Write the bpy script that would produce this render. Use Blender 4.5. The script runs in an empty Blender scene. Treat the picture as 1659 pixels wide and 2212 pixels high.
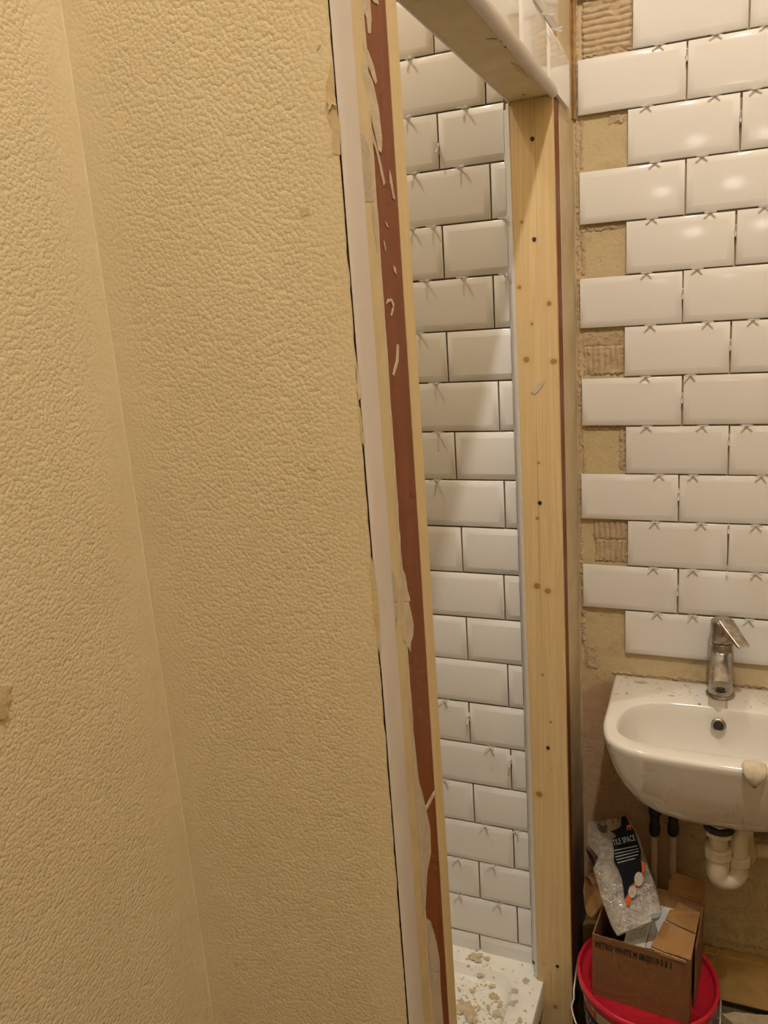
import bpy, bmesh, math, random
from mathutils import Vector, Matrix, noise
random.seed(7)
scene = bpy.context.scene
COL = scene.collection

# ------------------------------------------------------------------ camera
F_PX, CX, CY = 1739.9, 829.5, 1106.0
CAM = Vector((0.3142, -1.7720, 1.6518))
yaw, pit, rol = 0.40394, 0.23004, -0.06527
_r = Vector((math.cos(yaw), math.sin(yaw), 0)); _f = Vector((-math.sin(yaw), math.cos(yaw), 0)); _u = Vector((0, 0, 1))
FW = _f * math.cos(pit) - _u * math.sin(pit)
_u2 = _u * math.cos(pit) + _f * math.sin(pit)
RT = _r * math.cos(rol) + _u2 * math.sin(rol)
UP = -_r * math.sin(rol) + _u2 * math.cos(rol)
cd = bpy.data.cameras.new('camera'); cam = bpy.data.objects.new('camera', cd); COL.objects.link(cam)
cd.sensor_fit = 'VERTICAL'; cd.sensor_height = 36.0; cd.sensor_width = 27.0
cd.lens = F_PX * 36.0 / 2212.0
cd.clip_start = 0.02
m = Matrix((RT, UP, -FW)).transposed().to_4x4(); m.translation = CAM
cam.matrix_world = m
scene.camera = cam

# ------------------------------------------------------------------ world, lamps, exposure
w = bpy.data.worlds.new('world'); scene.world = w; w.use_nodes = True
w.node_tree.nodes['Background'].inputs[0].default_value = (0.02, 0.018, 0.015, 1)
w.node_tree.nodes['Background'].inputs[1].default_value = 1.0
ROOM_LAMP = Vector((0.51, -1.70, 3.62)); ROOM_E = 1480.0
HALL_LAMP = Vector((0.25, -3.10, 2.21)); HALL_E = 7.0
SHOWER_LAMP = Vector((-0.70, -0.75, 3.50)); SHOWER_E = 1250.0
WARM = (1.0, 0.93, 0.85); HALLC = (1.0, 0.93, 0.85); COOL = (0.96, 0.95, 0.85)
vs = scene.view_settings
vs.view_transform = 'Standard'; vs.look = 'None'; vs.gamma = 1.0; vs.exposure = 0.0; vs.use_curve_mapping = False
scene.display_settings.display_device = 'sRGB'
try:
    scene.cycles.max_bounces = 8; scene.cycles.diffuse_bounces = 4; scene.cycles.use_adaptive_sampling = True; scene.cycles.adaptive_threshold = 0.07; scene.cycles.adaptive_min_samples = 12; scene.cycles.caustics_reflective = False; scene.cycles.caustics_refractive = False
    scene.cycles.sample_clamp_indirect = 4.0
except Exception:
    pass

# ------------------------------------------------------------------ helpers
def ray(px, py):
    return FW * F_PX + RT * (px - CX) - UP * (py - CY)
def at_y(px, py, Y):
    d = ray(px, py); return CAM + d * ((Y - CAM.y) / d.y)
def at_x(px, py, X):
    d = ray(px, py); return CAM + d * ((X - CAM.x) / d.x)
def at_z(px, py, Z):
    d = ray(px, py); return CAM + d * ((Z - CAM.z) / d.z)
def at_plane(px, py, p0, n):
    d = ray(px, py); return CAM + d * ((p0 - CAM).dot(n) / d.dot(n))

def tag(o, label=None, cat=None, group=None, kind=None):
    if label: o['label'] = label
    if cat: o['category'] = cat
    if group: o['group'] = group
    if kind: o['kind'] = kind
    return o
def link(name, me, mat=None, parent=None):
    o = bpy.data.objects.new(name, me); COL.objects.link(o)
    if mat is not None and me is not None and len(me.materials) == 0: me.materials.append(mat)
    if parent is not None: o.parent = parent; o.matrix_parent_inverse = parent.matrix_world.inverted()
    return o
def empty(name, loc=(0, 0, 0), rz=0.0):
    o = bpy.data.objects.new(name, None); COL.objects.link(o)
    o.matrix_world = Matrix.Translation(Vector(loc)) @ Matrix.Rotation(rz, 4, 'Z')
    o.empty_display_size = 0.02
    return o

class MB:
    def __init__(s): s.v = []; s.f = []
    def add(s, vs, fs):
        b = len(s.v); s.v += [Vector(v) for v in vs]; s.f += [[b + i for i in f] for f in fs]; return s
    def box(s, lo, hi, M=None):
        x0, y0, z0 = lo; x1, y1, z1 = hi
        vs = [(x0,y0,z0),(x1,y0,z0),(x1,y1,z0),(x0,y1,z0),(x0,y0,z1),(x1,y0,z1),(x1,y1,z1),(x0,y1,z1)]
        if M is not None: vs = [M @ Vector(v) for v in vs]
        return s.add(vs, [(0,3,2,1),(4,5,6,7),(0,1,5,4),(1,2,6,5),(2,3,7,6),(3,0,4,7)])
    def ngon_prism(s, pts, off):
        """pts: ordered 3D polygon; off: Vector thickness"""
        n = len(pts); pts = [Vector(p) for p in pts]; off = Vector(off)
        vs = pts + [p + off for p in pts]
        fs = [list(range(n)), list(range(2*n-1, n-1, -1))] + [[i, n+i, n+(i+1) % n, (i+1) % n][::-1] for i in range(n)]
        return s.add(vs, fs)
    def sweep(s, rings, closed=True, cap=True):
        n = len(rings[0]); b = len(s.v)
        for r in rings: s.v += [Vector(p) for p in r]
        for k in range(len(rings) - 1):
            for i in range(n if closed else n - 1):
                j = (i + 1) % n
                s.f.append([b+k*n+i, b+k*n+j, b+(k+1)*n+j, b+(k+1)*n+i])
        if cap:
            s.f.append([b+i for i in range(n)][::-1]); s.f.append([b+(len(rings)-1)*n+i for i in range(n)])
        return s
    def tube(s, pts, rad, seg=12, cap=True):
        pts = [Vector(p) for p in pts]; rings = []; prev = None
        for k, p in enumerate(pts):
            a = pts[max(k-1, 0)]; c = pts[min(k+1, len(pts)-1)]
            t = (c - a).normalized()
            if prev is None:
                ref = Vector((0, 0, 1)) if abs(t.z) < .9 else Vector((1, 0, 0))
                n = (ref - t * ref.dot(t)).normalized()
            else:
                n = (prev - t * prev.dot(t)).normalized()
            prev = n; bn = t.cross(n)
            r = rad[k] if isinstance(rad, (list, tuple)) else rad
            rings.append([p + (n * math.cos(2*math.pi*i/seg) + bn * math.sin(2*math.pi*i/seg)) * r for i in range(seg)])
        return s.sweep(rings, True, cap)
    def lathe(s, prof, c=(0, 0, 0), seg=32, cap=True):
        c = Vector(c)
        rings = [[c + Vector((r*math.cos(2*math.pi*i/seg), r*math.sin(2*math.pi*i/seg), z)) for i in range(seg)] for r, z in prof]
        return s.sweep(rings, True, cap)
    def build(s, name, mat, parent=None, smooth=False, recalc=True, bevel=0, sub=0, angle=None):
        me = bpy.data.meshes.new(name); me.from_pydata([tuple(v) for v in s.v], [], s.f)
        if recalc:
            bm = bmesh.new(); bm.from_mesh(me); bmesh.ops.recalc_face_normals(bm, faces=bm.faces)
            if bevel:
                bmesh.ops.bevel(bm, geom=[e for e in bm.edges if len(e.link_faces) == 2 and e.calc_face_angle(0) > .5], offset=bevel, segments=2, affect='EDGES', profile=.5)
            bm.to_mesh(me); bm.free()
        if smooth:
            for p in me.polygons: p.use_smooth = True
            if angle is not None:
                try: me.set_sharp_from_angle(angle=angle)
                except Exception: pass
        o = link(name, me, mat, parent)
        if sub:
            md = o.modifiers.new('sub', 'SUBSURF'); md.levels = sub; md.render_levels = sub
        return o

def smoothstep(a, b, x):
    t = max(0.0, min(1.0, (x - a) / (b - a))); return t * t * (3 - 2 * t)
def nz(x, y, z=0.0): return noise.noise(Vector((x, y, z)))

# ------------------------------------------------------------------ materials
class NT:
    def __init__(s, name):
        s.m = bpy.data.materials.new(name); s.m.use_nodes = True; s.t = s.m.node_tree
        s.b = s.t.nodes['Principled BSDF']; s.out = s.t.nodes['Material Output']
    def n(s, typ, **kw):
        nd = s.t.nodes.new(typ)
        for k, v in kw.items(): setattr(nd, k, v)
        return nd
    def l(s, a, b): s.t.links.new(a, b)
    def coords(s, scale=(1, 1, 1), loc=(0, 0, 0)):
        tc = s.n('ShaderNodeTexCoord'); mp = s.n('ShaderNodeMapping')
        mp.inputs['Scale'].default_value = scale; mp.inputs['Location'].default_value = loc
        s.l(tc.outputs['Object'], mp.inputs['Vector']); return mp.outputs['Vector']
    def noise(s, vec, scale, detail=3, rough=.5, dist=0.0):
        nd = s.n('ShaderNodeTexNoise'); nd.inputs['Scale'].default_value = scale; nd.inputs['Detail'].default_value = detail
        nd.inputs['Roughness'].default_value = rough; nd.inputs['Distortion'].default_value = dist
        s.l(vec, nd.inputs['Vector']); return nd.outputs['Fac']
    def ramp(s, fac, stops):
        nd = s.n('ShaderNodeValToRGB'); e = nd.color_ramp.elements
        while len(e) < len(stops): e.new(.5)
        for i, (p, c) in enumerate(stops):
            e[i].position = p; e[i].color = (c[0], c[1], c[2], 1) if hasattr(c, '__len__') else (c, c, c, 1)
        s.l(fac, nd.inputs['Fac']); return nd.outputs['Color']
    def mix(s, fac, a, b, blend='MIX'):
        nd = s.n('ShaderNodeMix', data_type='RGBA', blend_type=blend)
        for sock, v in ((nd.inputs[0], fac), (nd.inputs[6], a), (nd.inputs[7], b)):
            if hasattr(v, 'is_linked') or hasattr(v, 'node'): s.l(v, sock)
            elif hasattr(v, '__len__'): sock.default_value = (v[0], v[1], v[2], 1)
            else: sock.default_value = v
        return nd.outputs[2]
    def math(s, op, a, b=None, c=None):
        nd = s.n('ShaderNodeMath', operation=op)
        for i, v in enumerate((a, b, c)):
            if v is None: continue
            if hasattr(v, 'node'): s.l(v, nd.inputs[i])
            else: nd.inputs[i].default_value = v
        return nd.outputs[0]
    def bump(s, height, strength=.5, dist=.001):
        nd = s.n('ShaderNodeBump'); nd.inputs['Distance'].default_value = dist
        if hasattr(strength, 'node'): s.l(strength, nd.inputs['Strength'])
        else: nd.inputs['Strength'].default_value = strength
        s.l(height, nd.inputs['Height']); s.l(nd.outputs['Normal'], s.b.inputs['Normal'])
    def base(s, v):
        if hasattr(v, 'node'): s.l(v, s.b.inputs['Base Color'])
        else: s.b.inputs['Base Color'].default_value = (v[0], v[1], v[2], 1)
    def pbr(s, rough=.5, metal=0.0, spec=.5):
        s.b.inputs['Roughness'].default_value = rough; s.b.inputs['Metallic'].default_value = metal
        s.b.inputs['Specular IOR Level'].default_value = spec

def simple(name, col, col2=None, scale=40, rough=.6, metal=0, spec=.5, bump=0, bscale=120, bdist=.001, stretch=(1, 1, 1), lo=.35, hi=.65):
    t = NT(name); v = t.coords(stretch)
    if col2 is None: col2 = tuple(c * .86 for c in col)
    t.base(t.ramp(t.noise(v, scale, 5), [(lo, col), (hi, col2)]))
    t.pbr(rough, metal, spec)
    if bump: t.bump(t.noise(v, bscale, 5, .6), bump, bdist)
    return t.m

M = {}
# white glazed ceramic metro tile
def tile_mat():
    t = NT('white_glaze_tile'); v = t.coords()
    oi = t.n('ShaderNodeObjectInfo')
    c = t.mix(oi.outputs['Random'], (.82, .80, .77), (.86, .84, .815))
    dirt = t.ramp(t.noise(v, 55, 6, .65), [(.66, 0.0), (.76, 1.0)])
    speck = t.ramp(t.noise(v, 260, 2, .5), [(.735, 0.0), (.77, 1.0)])
    c = t.mix(t.math('MULTIPLY', dirt, .10), c, (.62, .55, .45)); c = t.mix(t.math('MULTIPLY', speck, .28), c, (.45, .40, .33))
    t.base(c); t.pbr(.11, 0, .5)
    t.bump(t.noise(v, 14, 2), .10, .002)
    return t.m
M['tile'] = tile_mat()
# embossed painted wallpaper
def paper_mat(smin=.27, left=False):
    t = NT('embossed_yellow_wallpaper'); v = t.coords()
    tc = t.n('ShaderNodeTexCoord'); sep = t.n('ShaderNodeSeparateXYZ'); t.l(tc.outputs['Object'], sep.inputs[0])
    uv = t.n('ShaderNodeCombineXYZ'); t.l(t.math('ADD', sep.outputs['X'], sep.outputs['Y']), uv.inputs[0]); t.l(sep.outputs['Z'], uv.inputs[1]); v2 = uv.outputs[0]
    hs = []
    for sc, wgt in ((245, 1.0), (470, .34)):
        vo = t.n('ShaderNodeTexVoronoi', feature='F1', voronoi_dimensions='2D'); vo.inputs['Scale'].default_value = sc; vo.inputs['Randomness'].default_value = 1
        t.l(v2, vo.inputs['Vector'])
        d2 = t.math('MULTIPLY', vo.outputs['Distance'], vo.outputs['Distance'])
        hs.append(t.math('MULTIPLY', t.math('MAXIMUM', t.math('SUBTRACT', 1.0, t.math('MULTIPLY', d2, 1.7)), .0), wgt))
    big = t.math('MULTIPLY', t.noise(v2, 85, 1), 1.0)
    h = t.math('ADD', t.math('ADD', hs[0], hs[1]), big)
    edge = t.n('ShaderNodeMapRange'); edge.inputs['From Min'].default_value = -.03; edge.inputs['From Max'].default_value = .012; edge.inputs['To Min'].default_value = smin; edge.inputs['To Max'].default_value = .12
    t.l(sep.outputs['X'], edge.inputs['Value'])
    fade = t.n('ShaderNodeMapRange'); fade.inputs['To Min'].default_value = .25; fade.inputs['To Max'].default_value = 1.0
    if left:
        fade.inputs['From Min'].default_value = -1.130; fade.inputs['From Max'].default_value = -1.185; t.l(sep.outputs['Y'], fade.inputs['Value'])
    else:
        fade.inputs['From Min'].default_value = -.243; fade.inputs['From Max'].default_value = -.195; t.l(sep.outputs['X'], fade.inputs['Value'])
    t.bump(h, t.math('MULTIPLY', edge.outputs[0], fade.outputs[0]), .0016)
    col = t.ramp(t.noise(v, 9, 4), [(.3, (.715, .615, .415)), (.7, (.68, .578, .378))])
    col = t.mix(t.math('MULTIPLY', t.ramp(t.noise(v, 34, 5, .6), [(.58, 0.0), (.75, 1.0)]), .45), col, (.66, .575, .33))
    t.base(col); t.pbr(.36, 0, .5)
    return t.m
M['paper'] = paper_mat()
M['paper_left'] = paper_mat(.31, True)
M['paper_back'] = simple('torn_paper_layer', (.54, .42, .23), (.62, .50, .30), 60, .8, bump=.4, bscale=200)
M['cream'] = simple('cream_painted_plaster', (.68, .57, .36), (.62, .51, .32), 25, .55, bump=.3, bscale=150)
M['old_cream'] = simple('old_cream_paint', (.68, .56, .32), (.62, .50, .28), 30, .5, bump=.3, bscale=90)
M['plaster'] = simple('grey_plaster', (.50, .42, .33), (.58, .49, .38), 60, .85, bump=.8, bscale=260)
M['plaster_light'] = simple('pale_plaster_smear', (.66, .56, .43), (.56, .46, .33), 70, .85, bump=.9, bscale=240)
M['pvc'] = simple('white_plastic_trim', (.70, .64, .60), (.67, .61, .57), 20, .35)
M['pvc_white'] = simple('white_plastic_edging', (.78, .755, .725), (.74, .715, .69), 20, .3)
M['board'] = simple('cream_header_board', (.74, .62, .38), (.66, .54, .31), 18, .6, bump=.25, bscale=120)
M['substrate'] = simple('bare_brown_substrate', (.42, .24, .08), (.62, .43, .18), 60, .85, bump=.8, bscale=120, stretch=(1, 1, .2))
M['spacer'] = simple('white_plastic_spacer', (.88, .86, .82), (.86, .84, .80), 30, .3)
M['spacer'].node_tree.nodes['Principled BSDF'].inputs['Alpha'].default_value = .95
_t = M['spacer'].node_tree; _tr = _t.nodes.new('ShaderNodeBsdfTranslucent'); _tr.inputs[0].default_value = (.9, .88, .84, 1); _mx = _t.nodes.new('ShaderNodeMixShader'); _mx.inputs[0].default_value = .5
_t.links.new(_t.nodes['Principled BSDF'].outputs[0], _mx.inputs[1]); _t.links.new(_tr.outputs[0], _mx.inputs[2]); _t.links.new(_mx.outputs[0], _t.nodes['Material Output'].inputs[0])
M['porcelain'] = simple('white_porcelain', (.80, .76, .70), (.78, .74, .68), 8, .08)
M['deckdust'] = simple('plaster_dust', (.62, .5, .34), (.7, .6, .44), 120, .95, bump=.6, bscale=300)
M['chrome'] = simple('dusty_chrome', (.58, .54, .49), (.38, .34, .30), 90, .27, 1.0)
M['dark'] = simple('dark_metal', (.05, .04, .03), (.03, .025, .02), 60, .5, .3)
M['black'] = simple('black_plastic', (.02, .018, .015), (.03, .026, .02), 60, .5)
M['pipe'] = simple('white_waste_plastic', (.74, .66, .52), (.70, .62, .48), 20, .35)
M['pipe_dim'] = simple('cream_supply_pipe', (.70, .58, .40), (.62, .50, .33), 30, .45)
M['card'] = simple('brown_cardboard', (.225, .098, .034), (.205, .088, .030), 14, .85, bump=.15, bscale=160)
M['card_in'] = simple('light_cardboard', (.36, .19, .065), (.32, .165, .055), 18, .85, bump=.15, bscale=160)
M['card_torn'] = simple('torn_cardboard_ply', (.62, .45, .26), (.5, .33, .17), 120, .95, bump=.7, bscale=260)
M['ink'] = simple('faded_black_ink', (.035, .03, .022), (.07, .05, .03), 160, .8)
M['ink_faint'] = simple('faint_brown_ink', (.22, .105, .045), (.26, .13, .055), 160, .85)
M['red'] = simple('red_plastic', (.60, .022, .045), (.54, .018, .038), 20, .28)
M['tub'] = simple('off_white_tub_plastic', (.62, .55, .42), (.56, .49, .37), 20, .4)
M['navy'] = simple('navy_label', (.015, .025, .07), (.02, .03, .08), 30, .4)
M['label_orange'] = simple('orange_red_print', (.62, .12, .03), (.55, .1, .03), 60, .5)
M['white_print'] = simple('white_print', (.7, .68, .64), (.62, .6, .56), 60, .5)
M['wire'] = simple('galvanised_wire', (.62, .58, .5), (.5, .46, .4), 60, .4, .4)
M['bag_black'] = simple('black_printed_film', (.003, .0033, .004), (.005, .0052, .006), 40, .6, 0, .06)
M['bag_grey'] = simple('grey_print', (.30, .29, .26), (.16, .155, .14), 400, .5)
M['bag_orange'] = simple('orange_film', (.55, .085, .012), (.48, .07, .01), 40, .6, 0, .08)
M['skirting'] = simple('old_painted_skirting', (.55, .37, .14), (.45, .29, .1), 12, .55, bump=.3, bscale=60)
M['floor'] = simple('dusty_dark_floor', (.11, .075, .045), (.2, .15, .09), 22, .8, bump=.5, bscale=140)
M['chip'] = simple('broken_plaster', (.64, .53, .36), (.50, .40, .26), 70, .95, bump=.8, bscale=200)
M['tray'] = simple('white_shower_tray', (.90, .88, .82), (.86, .83, .75), 30, .3)
M['ceiling'] = simple('ceiling_paint', (.72, .66, .54), (.70, .63, .5), 6, .9)
M['room_paint'] = simple('cream_room_paint', (.52, .43, .28), (.49, .40, .25), 6, .8)
M['adhesive'] = simple('tile_adhesive', (.53, .41, .265), (.46, .35, .22), 60, .85, bump=.5, bscale=260)
M['screw'] = simple('dark_screw_head', (.10, .085, .07), (.05, .04, .035), 300, .45, .7)
M['badge'] = simple('dull_white_print', (.34, .27, .20), (.26, .2, .14), 260, .5)
M['teal'] = simple('teal_print', (.03, .08, .09), (.04, .1, .11), 60, .4)

def glow(name, col, e):
    t = NT(name); t.base(col); t.b.inputs['Emission Color'].default_value = (*col, 1); t.b.inputs['Emission Strength'].default_value = e
    return t.m

# bare wall behind the tiles: old yellow paint over pink plaster, stained
def bare_wall():
    t = NT('old_yellow_painted_plaster'); v = t.coords()
    tc = t.n('ShaderNodeTexCoord'); sep = t.n('ShaderNodeSeparateXYZ'); t.l(tc.outputs['Object'], sep.inputs[0])
    c = t.ramp(t.noise(v, 16, 6, .6), [(.3, (.54, .43, .25)), (.52, (.60, .49, .29)), (.72, (.46, .355, .20))])
    stain = t.ramp(t.noise(v, 42, 6, .7), [(.62, 0.0), (.7, 1.0)])
    c = t.mix(t.math('MULTIPLY', stain, .5), c, (.36, .27, .15))
    # pinkish skim where the paint has come off, lower down
    nlow = t.math('ADD', sep.outputs['Z'], t.math('MULTIPLY', t.noise(v, 22, 5), .22))
    pk = t.n('ShaderNodeMapRange'); pk.inputs['From Min'].default_value = .93; pk.inputs['From Max'].default_value = .90
    t.l(nlow, pk.inputs['Value'])
    left = t.n('ShaderNodeMapRange'); left.inputs['From Min'].default_value = .33; left.inputs['From Max'].default_value = .27
    t.l(t.math('ADD', sep.outputs['X'], t.math('MULTIPLY', t.noise(v, 30, 4), .06)), left.inputs['Value'])
    c = t.mix(t.math('MULTIPLY', pk.outputs[0], t.math('MULTIPLY', left.outputs[0], .75)), c, (.47, .29, .17))
    spots = t.ramp(t.noise(v, 110, 4, .6), [(.655, 0.0), (.69, 1.0)])
    c = t.mix(t.math('MULTIPLY', spots, .8), c, (.13, .085, .04))
    t.base(c); t.pbr(.75)
    t.bump(t.math('ADD', t.noise(v, 45, 6, .65), t.math('MULTIPLY', t.noise(v, 200, 4), .4)), .6, .004)
    return t.m
M['bare'] = bare_wall()

# pine with grain along Z and placed knots
def pine(name, knots, axis_pts, base=(.735, .560, .300), dark=(.60, .41, .185), grain_axis='Z'):
    t = NT(name)
    st = {'Z': (55, 55, 1.6), 'Y': (55, 1.6, 55)}[grain_axis]
    v = t.coords(st)
    g = t.noise(v, 1.0, 6, .62, .6)
    c = t.ramp(g, [(.30, base), (.50, tuple(.5*(a+b) for a, b in zip(base, dark))), (.56, base), (.74, dark)])
    vl = t.coords((150, 150, .9) if grain_axis == 'Z' else (150, .9, 150), (3, 1, 2))
    c = t.mix(t.math('MULTIPLY', t.ramp(t.noise(vl, 1.0, 2, .4), [(.66, 0.0), (.74, 1.0)]), .55), c, tuple(x * .62 for x in dark))
    if knots:
        tc = t.n('ShaderNodeTexCoord'); sep = t.n('ShaderNodeSeparateXYZ'); t.l(tc.outputs['Object'], sep.inputs[0])
        acc = None; halo = None
        for (kx, kz, r, a) in knots:
            dx = t.math('DIVIDE', t.math('SUBTRACT', sep.outputs[axis_pts], kx), r)
            dz = t.math('DIVIDE', t.math('SUBTRACT', sep.outputs['Z'], kz), r * a)
            d = t.math('SQRT', t.math('ADD', t.math('MULTIPLY', dx, dx), t.math('MULTIPLY', dz, dz)))
            k = t.n('ShaderNodeMapRange'); k.inputs['From Min'].default_value = 1.15; k.inputs['From Max'].default_value = .75; t.l(d, k.inputs['Value'])
            h = t.n('ShaderNodeMapRange'); h.inputs['From Min'].default_value = 2.6; h.inputs['From Max'].default_value = .9; t.l(d, h.inputs['Value'])
            acc = k.outputs[0] if acc is None else t.math('MAXIMUM', acc, k.outputs[0])
            halo = h.outputs[0] if halo is None else t.math('MAXIMUM', halo, h.outputs[0])
        c = t.mix(t.math('MULTIPLY', halo, .5), c, dark)
        c = t.mix(t.math('MULTIPLY', acc, .85), c, (.33, .16, .05))
    t.base(c); t.pbr(.55, 0, .4)
    t.bump(g, .25, .001)
    return t.m
STUD_Y = -.212
def sk(px, py, r, a=1.0):
    p = at_y(px, py, STUD_Y); return (p.x, p.z, r, a)
M['pine_stud'] = pine('pine_stud_wood', [sk(1186, 656, .0048), sk(1122, 621, .004), sk(1137, 777, .006), sk(1196, 781, .007, .8), sk(1149, 700, .003), sk(1163, 1000, .003), sk(1161, 1120, .0035), sk(1160, 1266, .0068), sk(1183, 1277, .0068, .9), sk(1165, 1716, .0075), sk(1172, 1458, .003), sk(1183, 1616, .003), sk(1200, 2175, .006), sk(1190, 1560, .003), sk(1127, 480, .003)], 'X')
M['pine_edge'] = pine('pine_edge_wood', [], 'Y', (.74, .59, .33), (.66, .49, .24))
# brown painted old frame
def brown():
    t = NT('old_brown_painted_timber'); v = t.coords((40, 40, 2.2))
    c = t.ramp(t.noise(v, 1.0, 6, .6, .4), [(.3, (.255, .080, .025)), (.7, (.19, .055, .017))])
    sv = t.coords((300, 90, 26))
    c = t.mix(t.math('MULTIPLY', t.ramp(t.noise(sv, 1.0, 4, .6), [(.70, 0.0), (.76, 1.0)]), .55), c, (.55, .40, .25))
    t.base(c); t.pbr(.5, 0, .22); t.bump(t.noise(v, 1.0, 5), .25, .002)
    return t.m
M['brown'] = brown()
# clear bag film, milky with the spacers inside
def film():
    t = NT('cloudy_clear_film'); v = t.coords()
    nd = t.noise(v, 38, 5, .6, .8)
    t.base(t.ramp(nd, [(.3, (.44, .39, .32)), (.7, (.38, .33, .265))]))
    t.pbr(.10, 0, .8)
    al = t.n('ShaderNodeMapRange'); al.inputs['To Min'].default_value = .78; al.inputs['To Max'].default_value = .38
    tc = t.n('ShaderNodeTexCoord'); sep = t.n('ShaderNodeSeparateXYZ'); t.l(tc.outputs['Object'], sep.inputs[0])
    hi = t.n('ShaderNodeMapRange'); hi.inputs['From Min'].default_value = .44; hi.inputs['From Max'].default_value = .50; hi.inputs['To Min'].default_value = 1.0; hi.inputs['To Max'].default_value = .55
    t.l(sep.outputs['Z'], hi.inputs['Value'])
    t.l(nd, al.inputs['Value']); t.l(t.math('MULTIPLY', al.outputs[0], hi.outputs[0]), t.b.inputs['Alpha'])
    t.bump(t.noise(v, 24, 4, .55, 2.5), .9, .008)
    return t.m
M['film'] = film()

# ================================================================== STRUCTURE
CEIL = 3.75
XR, YB, XL = 1.25, -3.75, -.243
fl = MB().box((-1.0, YB - .1, -.08), (XR + .1, .2, 0)).build('floor', M['floor']); tag(fl, 'dark dusty floor littered with plaster', kind='structure')
ce = MB().box((-1.0, YB - .1, CEIL), (XR + .1, .2, CEIL + .08)).build('ceiling', M['ceiling']); tag(ce, 'pale painted ceiling', kind='structure')

# back wall with the basin: bare plaster, a chase behind the trap, plaster cut off above the skirting
PX0 = .0235
wb = MB()
HX0, HX1, HZ0, HZ1 = at_y(1608, 1790, 0).x, .95, at_y(1640, 1812, 0).z, at_y(1640, 1782, 0).z
wb.box((-1.0, .06, -.05), (XR + .1, .16, CEIL))
wb.box((-.05, 0, .185), (HX0, .06, CEIL)); wb.box((HX1, 0, .185), (XR + .1, .06, CEIL))
wb.box((HX0, 0, HZ1), (HX1, .06, CEIL)); wb.box((HX0, 0, .185), (HX1, .06, HZ0))
wb.box((-.05, .012, 0), (XR + .1, .06, .185))
wall_back = wb.build('wall_back', M['bare']); tag(wall_back, 'old yellow plaster wall half covered in white tiles behind the basin', kind='structure')
# ragged rubble in the chase
rb = MB()
nx, nzz = 60, 7
P = [[(HX0 + (HX1 - HX0) * i / nx, .03 + .022 * nz(i * .9, j * 1.3, 5), HZ0 + (HZ1 - HZ0) * j / nzz + .004 * nz(i * .7, j, 9)) for i in range(nx + 1)] for j in range(nzz + 1)]
rb.sweep(P, False, False); rb.build('chase_rubble', simple('dark_chase_rubble', (.05, .045, .035), (.16, .13, .09), 90, .95, bump=1, bscale=160), wall_back, recalc=False)

# partition: old plaster stub against the back wall, old frame, new pine stud, header above the opening
def lean_x(v, k=.004):
    return Vector((v.x + (1.95 - v.z) * k, v.y, v.z))
def leaned(mb, fn):
    mb.v = [fn(v) for v in mb.v]; return mb
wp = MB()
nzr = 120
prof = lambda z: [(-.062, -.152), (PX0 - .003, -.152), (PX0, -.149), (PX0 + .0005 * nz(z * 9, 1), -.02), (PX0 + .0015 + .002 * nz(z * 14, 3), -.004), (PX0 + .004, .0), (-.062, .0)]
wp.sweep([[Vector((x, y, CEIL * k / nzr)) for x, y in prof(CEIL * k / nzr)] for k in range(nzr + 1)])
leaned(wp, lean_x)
def stub_mat():
    t = NT('cream_plaster_darker_low_down'); v = t.coords()
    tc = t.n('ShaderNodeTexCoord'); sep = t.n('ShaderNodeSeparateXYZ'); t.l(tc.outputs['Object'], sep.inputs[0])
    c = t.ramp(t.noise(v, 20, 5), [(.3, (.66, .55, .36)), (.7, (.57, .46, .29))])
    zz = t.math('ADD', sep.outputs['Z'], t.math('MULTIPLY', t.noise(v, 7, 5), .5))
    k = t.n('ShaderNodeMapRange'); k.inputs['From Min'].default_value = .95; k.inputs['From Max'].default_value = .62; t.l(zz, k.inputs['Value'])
    c = t.mix(t.math('MULTIPLY', k.outputs[0], .92), c, (.075, .048, .028))  # cream turns dark brown towards the floor, with an uneven edge
    t.base(c); t.pbr(.6); t.bump(t.noise(v, 130, 5, .6), .4, .0015)
    return t.m
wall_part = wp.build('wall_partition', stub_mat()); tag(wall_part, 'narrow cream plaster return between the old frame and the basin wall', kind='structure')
# header wall above the opening
HZ = 2.025
wh = MB().box((-.05, -1.12, HZ + .022), (.0215, -.15, CEIL)).box((-.05, -.15, HZ + .01), (.0215, -.0, CEIL))
wall_head = wh.build('wall_header', M['substrate']); tag(wall_head, 'boxed header over the shower opening, white tiles on its face', kind='structure')

# near wall: core + embossed wallpaper skin; shower side
wall_front = leaned(MB().box((-.95, -1.119, 0), (.0175, -1.0, CEIL)), lambda v: Vector((v.x, v.y + (1.95 - v.z) * .0187, v.z))).build('wall_front', M['plaster']); tag(wall_front, 'wall covered in yellow embossed wallpaper beside the shower opening', kind='structure')
def lean_y(v, k=.0187):
    return Vector((v.x, v.y + (1.95 - v.z) * k, v.z))
R_FIL = .0015
skin = MB(); rows = 460; rings = []
for k in range(rows + 1):
    z = CEIL * k / rows
    je = .0185 + .0010 * nz(z * 60, 2.2) + .0006 * nz(z * 240, 7.7)
    # small torn notches
    je -= .0035 * max(0, nz(z * 11, 31.0) - .42) * 2
    ring = []
    a0 = math.pi / 4
    for i in range(9):
        a = a0 + (math.pi / 2 - a0) * i / 8
        ring.append(Vector((XL + R_FIL - R_FIL * math.cos(a), -1.1285 - R_FIL + R_FIL * math.sin(a), z)))
    for x in (-.15, -.1, -.05, -.02, 0.0, .012): ring.append(Vector((x, -1.1285, z)))
    ring.append(Vector((je, -1.1285, z))); ring.append(Vector((je, -1.1268, z)))
    rings.append([lean_y(p) for p in ring])
skin.sweep(rings, False, False)
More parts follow.
